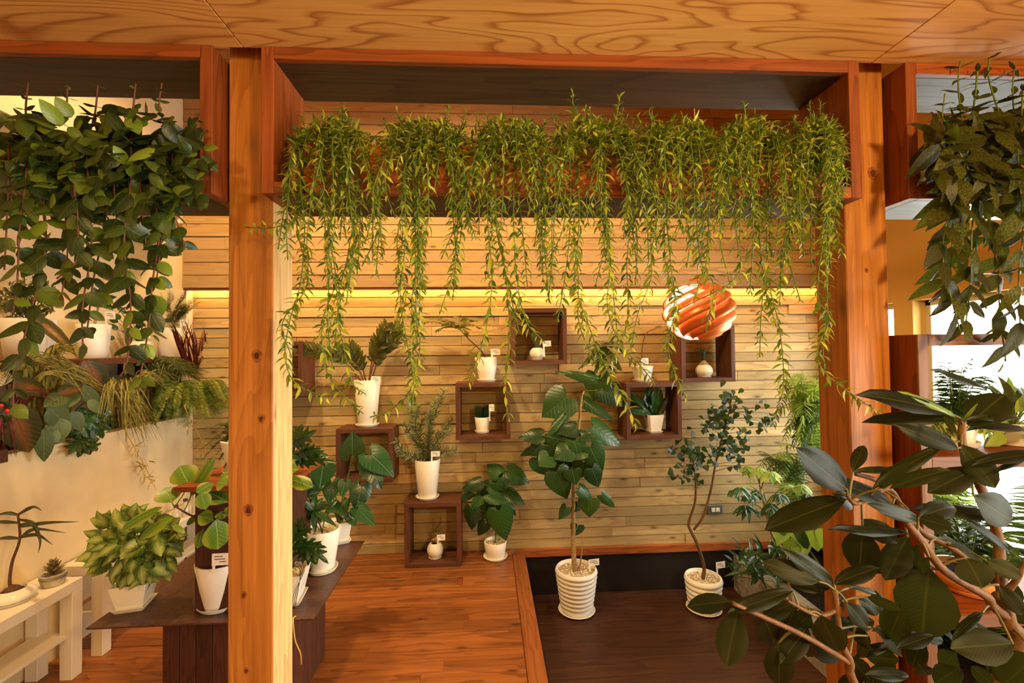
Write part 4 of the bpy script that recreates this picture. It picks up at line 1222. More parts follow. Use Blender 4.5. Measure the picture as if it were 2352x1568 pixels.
U = [((500,125),(295,65),60), ((520,105),(490,250),150), ((550,180),(692,275),115), ((345,225),(205,330),185), ((450,240),(622,358),75), ((332,328),(230,450),60),
 ((205,440),(78,440),90), ((350,415),(325,580),175), ((495,395),(660,497),130), ((480,505),(558,655),130), ((490,628),(548,742),110), ((178,562),(290,668),120),
 ((290,645),(365,800),150), ((440,590),(430,685),108), ((205,490),(135,556),95), ((430,440),(512,445),62), ((470,805),(470,904),112), ((420,742),(510,798),72),
 ((545,775),(630,853),58), ((345,845),(300,914),62), ((410,830),(368,872),52), ((410,945),(392,1010),74), ((330,560),(335,655),130), ((280,480),(270,600),110), ((400,540),(445,600),70), ((300,600),(240,690),90), ((400,400),(300,420),90), ((150,520),(78,555),45), ((390,470),(420,560),120), ((360,520),(280,560),120), ((400,520),(470,560),100), ((250,430),(300,500),100), ((380,600),(300,690),130), ((250,560),(190,610),110), ((380,640),(400,720),100)]
traced(P, U, 'umb', Z4, .40816, YB_-.02, .12, tr, M_STEMG, .4, .003)
tag(P, 1364, 1291, YB_-.02, 26, 15)
P.finish()
p0 = on(0, 1138, 1289, .06); Yc = p0.y
P = Plant('umbrella_fig', 'small bushy fig with ribbed heart leaves, white pot on the plank floor', 'plant', p0)
s0 = round_pot(P, pxm(52, Yc)/2, pxm(42, Yc)/2, at(1138, 1241, Yc).z)
tr = spline([s0, at(*Z3(1960, 1000), Yc), at(*Z3(1950, 800), Yc), at(*Z3(1970, 600), Yc)], 8)
P.one_stem(tr, [.008, .004], 'trunk', M_STEMG)
U2 = [((1985,545),(1880,450),140), ((2030,560),(1880,655),165), ((2065,520),(2275,610),180), ((1815,620),(1640,672),122), ((2020,690),(2232,790),140), ((1890,650),(1755,765),120),
 ((1890,720),(2085,812),130), ((1735,710),(1602,806),72), ((1820,745),(1728,862),100), ((1870,785),(1850,985),172), ((1745,860),(1718,1068),150), ((1860,985),(1788,1105),105),
 ((1985,870),(2052,1168),215), ((2070,830),(2152,915),72), ((1950,850),(2045,800),82), ((1920,900),(1890,1010),120), ((1960,620),(2010,700),110), ((2060,660),(2010,560),90)]
traced(P, U2, 'umb', Z3, .2551, Yc-.03, .09, tr, M_STEMG, .4, .002)
P.finish()

# twisting small-leaved fig
p0 = on(PITZ, 1617, 1419, .10); Yc = p0.y
P = Plant('twisting_fig', 'small-leaved fig with a twisting forked trunk in a ribbed white pot, beneath the outlet', 'plant', p0)
s0 = round_pot(P, pxm(80, Yc)/2, pxm(60, Yc)/2, at(1617, 1322, Yc).z-PITZ, 'pebbles', True, M_RIB, 6)
def Z5(x, y): return (1500+x*.38278, 860+y*.38278)
b0 = V((at(1614, 1320, Yc).x, Yc, s0.z-.01))
t1 = spline([b0, at(*Z5(305, 1150), Yc), at(*Z5(262, 1010), Yc-.02), at(*Z5(215, 910), Yc), at(*Z5(225, 850), Yc), at(*Z5(252, 760), Yc), at(*Z5(255, 620), Yc), at(*Z5(235, 480), Yc)], 8)
t2 = spline([at(*Z5(245, 930), Yc), at(*Z5(300, 850), Yc-.02), at(*Z5(345, 700), Yc), at(*Z5(375, 540), Yc), at(*Z5(420, 360), Yc), at(*Z5(455, 230), Yc), at(*Z5(470, 110), Yc)], 8)
P.one_stem(t1, [.014, .005], 'trunk', M_STEMB); P.one_stem(t2, [.009, .004], 'branch', M_STEMB)
blobs = [(230,340,25,1),(120,455,35,4),(200,420,55,14),(240,500,55,18),(150,560,50,9),(250,570,40,8),(190,620,35,4),(262,628,18,2),(430,140,55,9),(480,120,30,6),(340,230,50,12),(400,270,70,24),(330,310,45,9),(480,250,60,14),(540,210,40,5),(600,230,30,3),(620,290,55,8),(700,290,40,5),(720,235,30,2),(660,170,30,2),(430,390,60,12),(500,400,70,14),(550,395,25,3),(480,470,50,14),(500,530,35,8),(360,480,50,12),(330,520,20,2),(510,560,15,1),(540,355,20,2)]
alltr = t1+t2
for (bx, by, rr, n) in blobs:
    for k in range(int(n*1.25)+1):
        x, y = bx+P.r.gauss(0, .55)*rr, by+P.r.gauss(0, .55)*rr; Yq = Yc+P.r.uniform(-.1, .1)
        b = at(*Z5(x, y), Yq); P.leaf('tri', b, rv(P.r, .8)+V((0, 0, -.1)), V((0, -1, .3))+rv(P.r, .7), .048*P.r.uniform(.75, 1.15), .044*P.r.uniform(.75, 1.1))
    b = at(*Z5(bx, by), Yc); c = near(alltr, b, .05)
    P.stem(spline([c, (c+b)/2+V((0, 0, .01)), b], 4), [.0025, .0015], 'twig', M_STEMR, 4)
tag(P, 1655, 1297, Yc-.03, 24, 15)
P.finish()

# ------------------------------------------------------------------ plants on the rusty table
def rows_px(rows): return rows
def ID(x, y): return (x, y)
def Z0(x, y): return (x*.3623, 1000+y*.3623)
def ZF(x, y): return (340+x*.16584, 1040+y*.16584)
# a: arrowhead plant
p0 = on(HT, 309, 1407, .05); Yc = p0.y
P = Plant('arrowhead_plant', 'dense pale arrow-leaved plant in a square white pot on the left of the table', 'plant', p0)
s0 = square_pot(P, pxm(82, Yc)/2, pxm(56, Yc)/2, at(309, 1330, Yc).z-HT, .22, 'soil')
R1 = P.r
for k in range(140):
    a = R1.uniform(0, 2*PI); q = math.sqrt(R1.random())
    x = 312+q*100*math.cos(a); y = 1258+q*74*math.sin(a)
    dz = math.sqrt(max(0, 1-q*q))*.11
    if y > 1318: dz = .06
    Yq = Yc-dz+R1.uniform(-.02, .09)
    b = at(x, y-8, Yq); d = V((x-312, 0, -(y-1258)))/120 + V((0, -.25, -.25)) + rv(R1, .55)
    P.leaf('syn', b, d, V((0, -1, .55))+rv(R1, .45), .064*R1.uniform(.65, 1.15), .060*R1.uniform(.7, 1.1))
    if k % 3 == 0: P.stem([s0, (s0+b)/2+V((0, 0, .02)), b], .0016, 'stem', M_STEMG, 4)
P.finish()
# b: variegated fig behind the post
p0 = on(HT, 507, 1404, .05); Yc = p0.y
P = Plant('variegated_fig', 'big-leaved yellow-green fig in a round white pot, half hidden behind the left post', 'plant', p0)
s0 = round_pot(P, pxm(98, Yc)/2, pxm(70, Yc)/2, at(507, 1284, Yc).z-HT)
tr = spline([s0, at(520, 1220, Yc), at(530, 1150, Yc), at(540, 1080, Yc)], 8); P.one_stem(tr, [.009, .005], 'trunk', M_STEMB)
br = spline([at(522, 1205, Yc), at(446, 1186, Yc-.05), at(402, 1163, Yc-.08)], 6); P.one_stem(br, [.005, .003], 'branch', M_STEMB)
A = [((570,430),(420,165),300), ((595,590),(845,150),150), ((330,680),(240,465),285), ((800,780),(740,545),180), ((1100,680),(770,480),235), ((1180,330),(935,345),170), ((900,930),(700,860),190),
 ((940,930),(1005,1352),320), ((760,1060),(690,1292),125), ((740,830),(485,990),90), ((1000,820),(1000,950),120), ((900,420),(670,540),150), ((1180,760),(1080,880),150), ((1100,420),(960,400),200)]
traced(P, A, 'alt', ZF, .16584, Yc-.06, .06, tr+br, M_STEMG, .3, .002, .03)
for (b, t, wz) in (((1030,455),(735,578),85), ((1100,520),(855,642),85), ((1090,560),(1165,600),40)):
    P.pleaf('alt', Z0(*b), Z0(*t), wz*.3623, Yc-.12, Yc-.16, .9)
P.pleaf('alt', (664, 1098), (716, 1116), 34, Yc-.02, Yc-.06, .3)
P.pleaf('alt', (610, 1080), (680, 1075), 50, Yc-.02, Yc-.06, .3); P.pleaf('alt', (560, 1090), (590, 1010), 60, Yc, Yc-.03, .3)
tag(P, 506, 1284, Yc-.10, 34, 26, .1)
P.finish()
# c: split-leaved plant just right of the post
p0 = on(HT, 662, 1393, .05); Yc = p0.y
P = Plant('split_leaf_plant', 'split-leaved dark plant in a square white pot just right of the left post', 'plant', p0)
s0 = square_pot(P, pxm(86, Yc)/2, pxm(58, Yc)/2, at(662, 1308, Yc).z-HT, .12)
for (b, t, wz) in (((150,1150),(135,1000),120), ((140,1100),(290,1030),110), ((200,1150),(438,1300),130), ((150,1180),(420,1190),110), ((120,1130),(60,1020),100), ((130,1250),(20,1200),110), ((190,1230),(330,1320),100), ((150,1050),(230,930),90)):
    B, Tp = P.pleaf('lobe', Z3(*b), Z3(*t), wz*.2551*1.3, Yc-.03, Yc-.07, .5)
    P.stem([s0, (s0+B)/2+V((0, 0, .02)), B], .003, 'petiole', M_STEMG, 5)
for k in range(3):
    P.stem(spline([s0, at(676+6*k, 1300-6*k, Yc-.06), at(690+4*k, 1312, Yc-.085), at(684-4*k, 1360, Yc-.09), at(676-3*k, 1398, Yc-.085)], 6), .0012, 'air_root', M_BLACK, 4)
P.finish()
# d: palmate plant
p0 = on(HT, 741, 1322, .055); Yc = p0.y
P = Plant('palmate_plant', 'finger-leaved dark plant in a round white pot at the right table edge', 'plant', p0)
s0 = round_pot(P, pxm(76, Yc)/2, pxm(50, Yc)/2, at(741, 1212, Yc).z-HT)
for (hx, hy, tips) in ((315, 870, [(120,905),(150,960),(200,760),(250,720),(330,720),(400,745),(500,800),(525,1005),(430,985),(330,1070),(240,1010)]),
                      (250, 740, [(130,800),(190,640),(280,620),(380,700),(150,720)]), (430, 860, [(520,780),(560,880),(480,970),(400,740)]), (215, 930, [(120,980),(140,860),(250,1040)])):
    hub = at(*Z3(hx, hy), Yc-.05); P.stem(spline([s0, (s0+hub)/2+V((0, 0, .01)), hub], 5), .003, 'petiole', M_STEMO if hx == 315 else M_STEMG, 5)
    for tp_ in tips: 
        P.pleaf('palm', Z3(hx, hy), Z3(*tp_), 15, Yc-.05, Yc-.05+P.r.uniform(-.06, .08), .6)
P.finish()
# e: heart-leaved arum
p0 = on(HT, 779, 1252, .05); Yc = p0.y
P = Plant('heart_leaf_arum', 'arum with ribbed shiny heart leaves in a square white pot at the far table end', 'plant', p0)
s0 = square_pot(P, pxm(62, Yc)/2, pxm(46, Yc)/2, at(781, 1195, Yc).z-HT, .45)
E = [((665,365),(668,172),215), ((835,370),(1032,520),230), ((820,440),(925,668),205), ((745,660),(700,882),180), ((720,860),(864,996),135), ((400,480),(370,662),215), ((290,560),(200,720),140),
 ((560,800),(590,930),130), ((480,620),(450,800),150), ((640,900),(690,1000),110), ((600,620),(560,740),110), ((350,600),(300,760),130)]
for (b, t, wz) in E:
    Yb = Yc-.06+P.r.uniform(-.06, .06)
    B, Tp = P.pleaf('alo', Z3(*b), Z3(*t), wz*.2551*1.15, Yb, Yb-.05, .35, P.r.uniform(-.2, .35))
    P.stem(spline([s0+rv(P.r, .012), (s0+B)/2+V((0, .01, .02)), B], 5), [.005, .003], 'petiole', M_STEMG, 5)
P.finish()
# f: plants on the raised stand
p0 = V((at(566, 1060, 2.0).x, 2.0, UZ)); Yc = 2.0
P = Plant('scalloped_plant', 'scallop-leaved plant in a white pot on the raised stand, mostly hidden behind the left post', 'plant', p0)
s0 = round_pot(P, pxm(100, Yc)/2, pxm(70, Yc)/2, at(566, 1006, Yc).z-UZ, 'soil')
for (b, t, wz) in (((130,270),(290,150),150), ((150,250),(200,110),130), ((160,380),(330,300),120), ((180,400),(460,390),90), ((250,320),(420,350),70), ((140,350),(130,430),120), ((150,430),(300,430),80)):
    B, Tp = P.pleaf('lobe', Z3(*b), Z3(*t), wz*.2551*1.4, Yc-.02, Yc-.08, .4)
    P.stem(spline([s0, (s0+B)/2+V((0, 0, .03)), B], 5), .003, 'petiole', M_STEMG, 5)
for k in range(14):
    e = at(P.r.uniform(455, 535), P.r.uniform(975, 1085), 1.95)
    frond(P, [s0, (s0+e)/2+V((0, 0, .05)), e], 'ferndark', .012, .04, .012, M_STEMD, .0016)
P.finish()

# ------------------------------------------------------------------ on the white benches
p0 = onz(28, 1398, .45); p0.y += .06; p0.x *= p0.y/(p0.y-.06); Yc = p0.y
P = Plant('strap_leaf_palm', 'thin-leaved palm on a bare bent stem in a white bowl on the near bench', 'plant', p0)
s0 = bowl_pot(P, pxm(78, Yc)/2, at(30, 1352, Yc).z-.45)
st = spline([s0, at(22, 1335, Yc), at(28, 1290, Yc), at(45, 1238, Yc), at(41, 1180, Yc)], 8)
P.part('caudex', MB().lathe([(.03, -.012), (.034, 0), (.022, .016), (.008, .024)], s0, 16), M_STEMB, 180)
P.one_stem(st, [.007, .004], 'trunk', M_STEMB)
def ribbon(P, pts, wm, kind_mat, name='leaf'):
    sp = spline(pts, 6); vs = []; fs = []; n = len(sp)
    for i, p in enumerate(sp):
        t = (sp[min(i+1, n-1)]-sp[max(i-1, 0)]).normalized(); sd = t.cross((EYE-p).normalized()); sd = sd.normalized()*wm*(1-abs(2*i/(n-1)-.7)/1.4)*.5
        up = (EYE-p).normalized()*wm*.15
        vs += [p+sd, p-up, p-sd]
    for i in range(n-1): fs += [(3*i, 3*i+1, 3*i+4, 3*i+3), (3*i+1, 3*i+2, 3*i+5, 3*i+4)]
    o = P.part(name, MB().add(vs, fs), kind_mat, 180); return o
RB = plain('strap_blade', (70, 72, 36), .45, .4, 0, 0, 40, .15)
for pts in ([(41,1182),(65,1168),(80,1164),(96,1172)], [(41,1182),(15,1178),(-20,1186)], [(42,1192),(75,1202),(92,1240),(88,1270)], [(42,1210),(110,1200),(182,1198)], [(45,1236),(80,1215),(150,1223)],
            [(42,1200),(0,1198),(-30,1200)], [(45,1236),(10,1235),(-25,1242)], [(45,1234),(85,1228),(120,1250)], [(42,1205),(65,1205),(98,1215)]):
    ribbon(P, [at(x, y, Yc-.02*i) for i, (x, y) in enumerate(pts)], pxm(8, Yc), RB)
P.finish()
p0 = onz(122, 1352, .45); p0.y += .04; p0.x *= p0.y/(p0.y-.04); Yc = p0.y
P = Plant('succulent', 'small brownish succulent in a pale concrete pot on the near bench', 'plant', p0)
h = at(122, 1316, Yc).z-.45
c = P.loc
P.part('pot', MB().lathe([(.034, 0), (.04, .006), (.046, h*.6), (.046, h*.98), (.04, h), (.036, h-.01), (.001, h-.012)], c, 22), M_CONC, 45)
P.part('rim_band', MB().lathe([(.0462, h*.62), (.0475, h*.66), (.0475, h*.9), (.0462, h*.94)], c, 22), M_STONE, 45)
s0 = c+V((0, 0, h-.01))
P.stem([s0, s0+V((0, 0, .05))], .005, 'stem', M_STEMB)
for k in range(34):
    a = k*2.4; hz = .006+.055*k/34
    P.leaf('succ', s0+V((0, 0, hz)), V((math.cos(a), math.sin(a), .25+.8*k/34)), V((-math.cos(a)*.3, -math.sin(a)*.3, 1)), .052*(1-.55*k/34), .022*(1-.4*k/34))
P.finish()
for i, (jx, jy, jh, jr) in enumerate(((448, 1178, 44, 13), (426, 1186, 34, 16), (404, 1196, 30, 15))):
    b = onz(jx, jy, .45)
    j = Thing('glass_jar', ('tall pale bottle, farthest of the three on the far bench', 'brown-lidded pale jar, middle of the three on the far bench', 'short brown-lidded jar, nearest of the three on the far bench')[i], 'jar', b, 'jars on the far bench')
    r_, h_ = pxm(jr, b.y)/2, pxm(jh, b.y)
    j.part('jar_body', MB().lathe([(r_*.95, 0), (r_, .004), (r_, h_*.6), (r_*.5, h_*.75), (r_*.45, h_)], b, 16), M_GLASSWARE, 50)
    j.part('lid', MB().lathe([(r_*.55, h_), (r_*.58, h_+.003), (r_*.58, h_+.014), (.001, h_+.016)], b, 14), M_CUBE, 50)

# ------------------------------------------------------------------ niche of the left wall
LZ = 1.483
lg = Thing('niche_ledge', 'dark wooden ledge board in the plaster niche carrying the pale pots', 'shelf', (XL-.2, 2.5, LZ))
lg.part('board', MB().box(XL-.399, XL-.012, 1.42, WALLY-.10, LZ-.035, LZ, .002), M_CUBE)
for yy in (1.5, 2.35, 3.25):
    lg.part('bracket', MB().box(XL-.399, XL-.14, yy, yy+.03, LZ-.12, LZ-.035, .002), M_CUBE)
tg = Thing('wall_trough', 'dark trough of soil in the top of the low plaster wall', 'planter', (XL-.2, 2.4, ZT-.2))
tg.part('front_board', MB().box(XL-.008, XL+.012, 1.42, 2.14, ZT-.03, ZT+.03, .002), M_CUBE)
tg.part('soil', MB().box(XL-.395, XL-.092, 1.405, WALLY-.10, ZT-.2, ZT-.03), M_SOIL)
def nxy(px, py, dx=-.24): return onx(px, py, XL+dx)
def on_ledge(px, dx=-.24):
    p = nxy(px, 810, dx); return V((p.x, p.y, LZ))
def niche_pot(px, ytop, w, name, label, dx=-.24):
    p = on_ledge(px, dx); P = Plant(name, label, 'plant', p); h = max(.05, nxy(px, ytop, dx).z-LZ)
    s0 = round_pot(P, pxm(w, p.y)/2, pxm(w*.8, p.y)/2, h, 'soil', False); return P, s0, p.y
P, s0, Yc = niche_pot(66, 733, 92, 'bushy_plant', 'bushy bronze-green shrub in the largest white pot on the niche ledge')
for k in range(420):
    a = P.r.uniform(0, 2*PI); q = math.sqrt(P.r.random())
    x, y = 66+q*66*math.cos(a), 690+q*48*math.sin(a)
    b = at(x, y, Yc-math.sqrt(1-q*q)*.08+P.r.uniform(-.02, .08)); P.leaf('bush', b, rv(P.r)+V((0, -.3, .2)), V((0, -1, .5))+rv(P.r, .6), .036, .013)
for k in range(14):
    P.stem([s0, at(66+P.r.uniform(-40, 40), 700+P.r.uniform(-40, 20), Yc)], .002, 'stem', M_STEMB, 4)
P.pleaf('bronze', (75, 728), (168, 788), 30, Yc-.1, Yc-.14, .7); P.finish()
P, s0, Yc = niche_pot(215, 745, 60, 'bare_stem_plant', 'few oval leaves on a bare pale trunk, white pot on the niche ledge')
tr = spline([s0, at(222, 720, Yc), at(228, 690, Yc)], 5); P.one_stem(tr, [.008, .005], 'trunk', M_STEMP)
for (tx, ty) in ((250, 700), (200, 680), (262, 680), (240, 655), (215, 660)): P.pleaf('dark', (228, 692), (tx, ty), 20, Yc, Yc-.04, .4)
tag(P, 253, 724, Yc-.06, 20, 17); P.finish()
P, s0, Yc = niche_pot(322, 784, 48, 'leafy_plant', 'dark oval-leaved plant in a small white pot on the niche ledge', -.2)
for k in range(26):
    x, y = 300+P.r.uniform(-40, 60), 750+P.r.uniform(-50, 30); b = at(x, y, Yc-.05+P.r.uniform(-.05, .05)); P.leaf('dark', b, rv(P.r)+V((0, 0, -.2)), V((0, -1, .5))+rv(P.r, .4), .06, .035)
    P.stem([s0, (s0+b)/2+V((0, 0, .02)), b], .0015, 'stem', M_STEMD, 4)
tag(P, 351, 746, Yc-.07, 17, 15); P.finish()
P, s0, Yc = niche_pot(396, 754, 62, 'wispy_plant', 'wispy fine-leaved plant in a white pot at the far end of the niche ledge', -.12)
for k in range(26):
    ex, ey = 405+P.r.uniform(-38, 75), 690+P.r.uniform(-55, 55)
    if ex > 440: ey = 690+P.r.uniform(-30, 30)
    e = at(ex, ey, Yc-.1+P.r.uniform(-.04, .04)); frond(P, [s0, (s0+e)/2+V((0, 0, .04)), e], 'ferndark', .011, .034, .007, M_STEMR, .0014)
tag(P, 424, 741, Yc-.06, 18, 14); P.finish()

# mixed planting leaning out of the low wall
TX = XL-.14
def tp(px, py, x=TX): return onx(px, py, x)
P = Plant('bronze_leaf_plant', 'plant with large bronze-centred leaves hanging over the low plaster wall at the left edge', 'plant', V((TX, tp(40, 960).y, ZT-.032)))
s0 = P.loc
for (b, t, w_) in (((20,930),(75,1042),74), ((195,828),(240,903),56), ((30,880),(130,900),40), ((130,905),(190,890),34), ((0,850),(-20,890),50)):
    B = onx(*b, XL+.06); Tq = onx(*t, XL+.10); d = Tq-B
    P.leaf('bronze', B, d, V((.9, -.8, .4)), d.length, pxm(w_, B.y)); P.stem(spline([s0, (s0+B)/2+V((0, 0, .08)), B], 5), .004, 'petiole', M_STEMR, 5)
P.finish()
P = Plant('sage_leaf_plant', 'plant with broad dull green leaves drooping over the middle of the low plaster wall', 'plant', V((TX, tp(140, 940).y, ZT-.032)))
s0 = P.loc
for (b, t, w_) in (((150,905),(105,930),36), ((110,935),(165,980),48), ((165,945),(190,990),30), ((100,985),(105,1058),34), ((190,885),(240,950),30), ((130,960),(140,1015),44), ((115,990),(135,1015),24), ((175,900),(150,930),30), ((200,920),(243,948),24)):
    B = onx(*b, XL+.07); Tq = onx(*t, XL+.10); d = Tq-B
    P.leaf('sage', B, d, V((.9, -.8, .5)), d.length, pxm(w_, B.y)); P.stem(spline([s0, (s0+B)/2+V((0, 0, .05)), B], 5), .003, 'petiole', M_STEMG, 5)
P.finish()
P = Plant('staghorn_trailer', 'dark finger-lobed leaves dangling low on the plaster wall left of the ferns', 'plant', V((TX, tp(205, 945).y, ZT-.032)))
s0 = P.loc
for (b, t, w_) in (((205,940),(200,1000),40), ((215,945),(240,1010),38), ((200,950),(178,1012),30), ((230,940),(255,990),26), ((195,1005),(160,1040),34), ((195,1012),(235,1038),30), ((198,1010),(180,1048),34), ((205,985),(215,1020),22)):
    B = onx(*b, XL+.05); Tq = onx(*t, XL+.07); d = Tq-B
    P.leaf('lobe', B, d, V((.8, -.8, .3)), d.length, pxm(w_*1.3, B.y))
P.stem(spline([s0, s0+V((.15, -.02, .06)), onx(205, 945, XL+.05), onx(196, 1010, XL+.05)], 6), .003, 'stem', M_STEMD, 5)
P.finish()
def blades(name, label, px, py, rows, kind_mat, wm, n, seed):
    P = Plant(name, label, 'plant', V((TX, tp(px, py).y, ZT-.032)), None, seed); 
    for i in range(n):
        (x0, y0, x1, y1, spx, spy, arch) = rows[i % len(rows)]
        e = onx(x1+P.r.uniform(-spx, spx), y1+P.r.uniform(-spy, spy), XL+P.r.uniform(.02, .14))
        b = P.loc+V((P.r.uniform(-.06, .06), P.r.uniform(-.12, .12), 0)); m = onx(x0+P.r.uniform(-spx, spx)*.7, y0+P.r.uniform(-spy, spy)*.5, XL+P.r.uniform(-.03, .08))
        ribbon(P, [b, m, e], wm, kind_mat, 'blade')
    P.finish()
RBG = plain('sedge_blade_plain', (150, 134, 58), .5, .3, 0, 0, 40, .3); RBR = plain('red_blade_plain', (104, 44, 30), .5, .3, 0, 0, 40, .3)
RBY = plain('straw_stem', (206, 166, 84), .6, .3); RBD = plain('olive_blade', (92, 92, 34), .5, .3, 0, 0, 40, .3)
blades('sedge', 'straw-green sedge arching from the plaster wall below the largest niche pot', 100, 880, [(90, 830, 160, 860, 50, 22, 0), (130, 850, 250, 905, 50, 24, 0), (60, 840, 20, 850, 40, 20, 0), (120, 820, 175, 800, 30, 14, 0)], RBG, .010, 150, 1)
blades('sedge', 'olive sedge drooping over the plaster wall between the lobed leaves and the ferns', 290, 900, [(280, 880, 310, 1000, 30, 30, 0), (300, 900, 350, 985, 24, 30, 0), (260, 880, 240, 960, 20, 24, 0), (330, 860, 400, 890, 30, 20, 0)], RBG, .010, 130, 2)
blades('sedge', 'thick olive sedge at the far end of the wall planting, under the wispy plant', 390, 860, [(380, 830, 440, 860, 40, 14, 0), (400, 845, 470, 870, 30, 18, 0), (360, 840, 380, 880, 30, 14, 0)], RBD, .011, 90, 3)
blades('red_cordyline', 'spiky red-leaved plant at the far end of the wall planting beside the left post', 470, 850, [(440, 810, 425, 745, 24, 20, 0), (460, 800, 480, 750, 20, 24, 0), (490, 820, 520, 780, 20, 24, 0), (470, 830, 530, 830, 20, 16, 0), (415, 800, 395, 745, 10, 14, 0)], RBR, .013, 66, 4)
blades('red_grass', 'dark red blades hanging below the plaster wall planting at the left edge', 20, 980, [(20, 960, 35, 1035, 10, 14, 0), (10, 950, 10, 1020, 14, 12, 0), (60, 905, 130, 910, 24, 18, 0)], RBR, .012, 24, 5)
P = Plant('plumed_fern', 'plumed golden-green fern spilling over the far end of the plaster wall by the left post', 'plant', V((TX, tp(400, 905).y, ZT-.032)))
s0 = P.loc
for k in range(48):
    u = k/47; x1 = 340+u*190+P.r.uniform(-10, 10); y1 = 985-25*u+P.r.uniform(-22, 12) if u < .75 else 950+P.r.uniform(-15, 20)
    e = onx(x1, y1-P.r.random()*45, XL+.14+.3*u*u); m = onx(x1*.6+400*.4+8, 888+P.r.uniform(-18, 18), XL+.05+.1*u)
    sp = [s0+V((0, .1*(u-.5), 0)), m, e]
    frond(P, sp, 'fern' if k % 2 else 'ferndark', .0075, .040, .008, M_STEMG, .0016, -.15, .5)
P.finish()
for i, (pts, lab) in enumerate(((((425, 930), (445, 975), (465, 1015), (475, 1040)), 'straw-coloured dry runners dangling by the left post below the plumed fern'), (((290, 980), (310, 1030), (330, 1065), (345, 1095)), 'straw-coloured dry runners dangling on the plaster wall below the drooping sedge'))):
    b = V((TX, tp(pts[0][0], 940).y, ZT-.032)); P = Plant('dry_runner', lab, 'plant', b)
    q = [onx(x, y, XL+(.2 if i == 0 else .05)) for (x, y) in pts]
    P.stem(spline([b, b+V((.12, 0, .07))]+q, 6), .0022, 'stem', RBY, 4)
    for k in range(30):
        a = q[P.r.randrange(1, 4)]+rv(P.r, .02); P.stem([a, a+V((P.r.uniform(-.05, .05), P.r.uniform(-.04, .04), P.r.uniform(-.07, .05)))], .0012, 'tendril', RBY, 3)
    for k in range(14):
        a = q[P.r.randrange(1, 4)]+rv(P.r, .03); P.leaf('grass', a, rv(P.r)+V((0, 0, -.3)), V((1, -1, 0)), .05, .006)
    P.finish()
b = onx(6, 945, XL+.10)
P = Plant('berry_sprig', 'sprig with red berries at the left edge above the bronze-centred leaf', 'plant', V((TX, b.y-.02, ZT-.032)))
for (x, y, r_) in ((3, 932, .009), (16, 944, .010)):
    q = onx(x, y, XL+.12); P.part('berry', MB().lathe([(.001, -r_)]+[(r_*math.cos(a), r_*math.sin(a)) for a in (-1.2, -.7, -.2, .3, .8, 1.2)]+[(.001, r_)], q, 10), M_BERRY, 180)
    P.stem(spline([P.loc, (P.loc+q)/2+V((0, 0, .06)), q], 5), .0016, 'stem', M_STEMD, 4)
for k in range(12): P.leaf('dark', b+rv(P.r, .04)+V((-.02, 0, .02)), rv(P.r), V((1, -.8, .3)), .05, .025)
P.finish()

# ------------------------------------------------------------------ bed at the right
def bedpt(px, py, Y): return at(px, py, Y)
BZ = bz-.032
P = Plant('schefflera', 'umbrella-leaved shrub with a thin bent trunk in the concrete bed, nearest the outlet', 'plant', V((at(1815, 1310, 2.75).x, 2.75, BZ)))
def Z6(x, y): return (1640+x*.30624, 860+y*.30624)
tr = spline([P.loc, at(*Z6(540, 1370), 2.75), at(*Z6(470, 1260), 2.75), at(*Z6(420, 1160), 2.75), at(*Z6(390, 1020), 2.75), at(*Z6(360, 900), 2.75), at(*Z6(330, 760), 2.78)], 7)
P.one_stem(tr, [.010, .006], 'trunk', M_STEMP)
for (hx, hy, rr, n) in ((240, 985, 120, 8), (430, 970, 100, 8), (330, 870, 90, 7), (200, 850, 110, 5), (250, 690, 90, 7), (340, 700, 90, 7), (430, 730, 100, 7), (270, 900, 80, 6), (500, 900, 90, 7), (560, 830, 90, 7), (420, 1000, 100, 6), (660, 830, 90, 7), (150, 870, 80, 4), (700, 900, 80, 6)):
    Yq = 2.72+P.r.uniform(-.12, .1); hub = at(*Z6(hx, hy), Yq); c_ = near(tr, hub, .10)
    P.stem(spline([c_, (c_+hub)/2+V((0, 0, .03)), hub], 5), [.004, .0025], 'petiole', M_STEMG, 5)
    kd = 'palm' if hy > 840 else 'lime'
    for k in range(n):
        a = 2*PI*k/n+P.r.uniform(-.2, .2); d = V((math.cos(a), -.4+.6*math.sin(a), -.55+.25*math.sin(a)))
        P.leaf(kd, hub, d, V((0, -.6, 1)), pxm(rr*.30624, Yq)*P.r.uniform(.9, 1.1), pxm(13, Yq))
P.finish()
P = Plant('feathery_shrub', 'tall bright feathery shrub in the concrete bed, beside the right post', 'plant', V((2.32, 2.95, BZ)))
tr = spline([P.loc, P.loc+V((.02, 0, .5)), at(1850, 1020, 2.95), at(1845, 930, 2.9)], 7); P.one_stem(tr, [.014, .007], 'trunk', M_STEMB)
for k in range(62):
    x0, y0 = 1850+P.r.uniform(-30, 60), 900+P.r.uniform(-20, 90)
    x1, y1 = x0+P.r.uniform(-75, 40), y0+P.r.uniform(-10, 110)
    if k < 16: x1, y1 = 1780+P.r.uniform(-10, 90), 885+P.r.uniform(-10, 40)
    Yq = 2.85+P.r.uniform(-.2, .15); e = at(x1, y1, Yq); m = at((x0+x1)/2+10, min(y0, y1)-8, Yq); c_ = tr[-1-P.r.randrange(12)]
    frond(P, [c_, m, e], 'lime' if (y1 < 960 or P.r.random() < .5) else 'palm', .022, .075, .012, M_STEMG, .0016, -.25, .6)
P.finish()
P = Plant('feathery_shrub', 'low drooping finger-leaved shrub in the concrete bed, behind the schefflera crown', 'plant', V((2.2, 3.1, BZ)), None, 2)
tr = spline([P.loc, P.loc+V((-.02, 0, .4)), at(1830, 1040, 3.05)], 7); P.one_stem(tr, [.010, .005], 'trunk', M_STEMB)
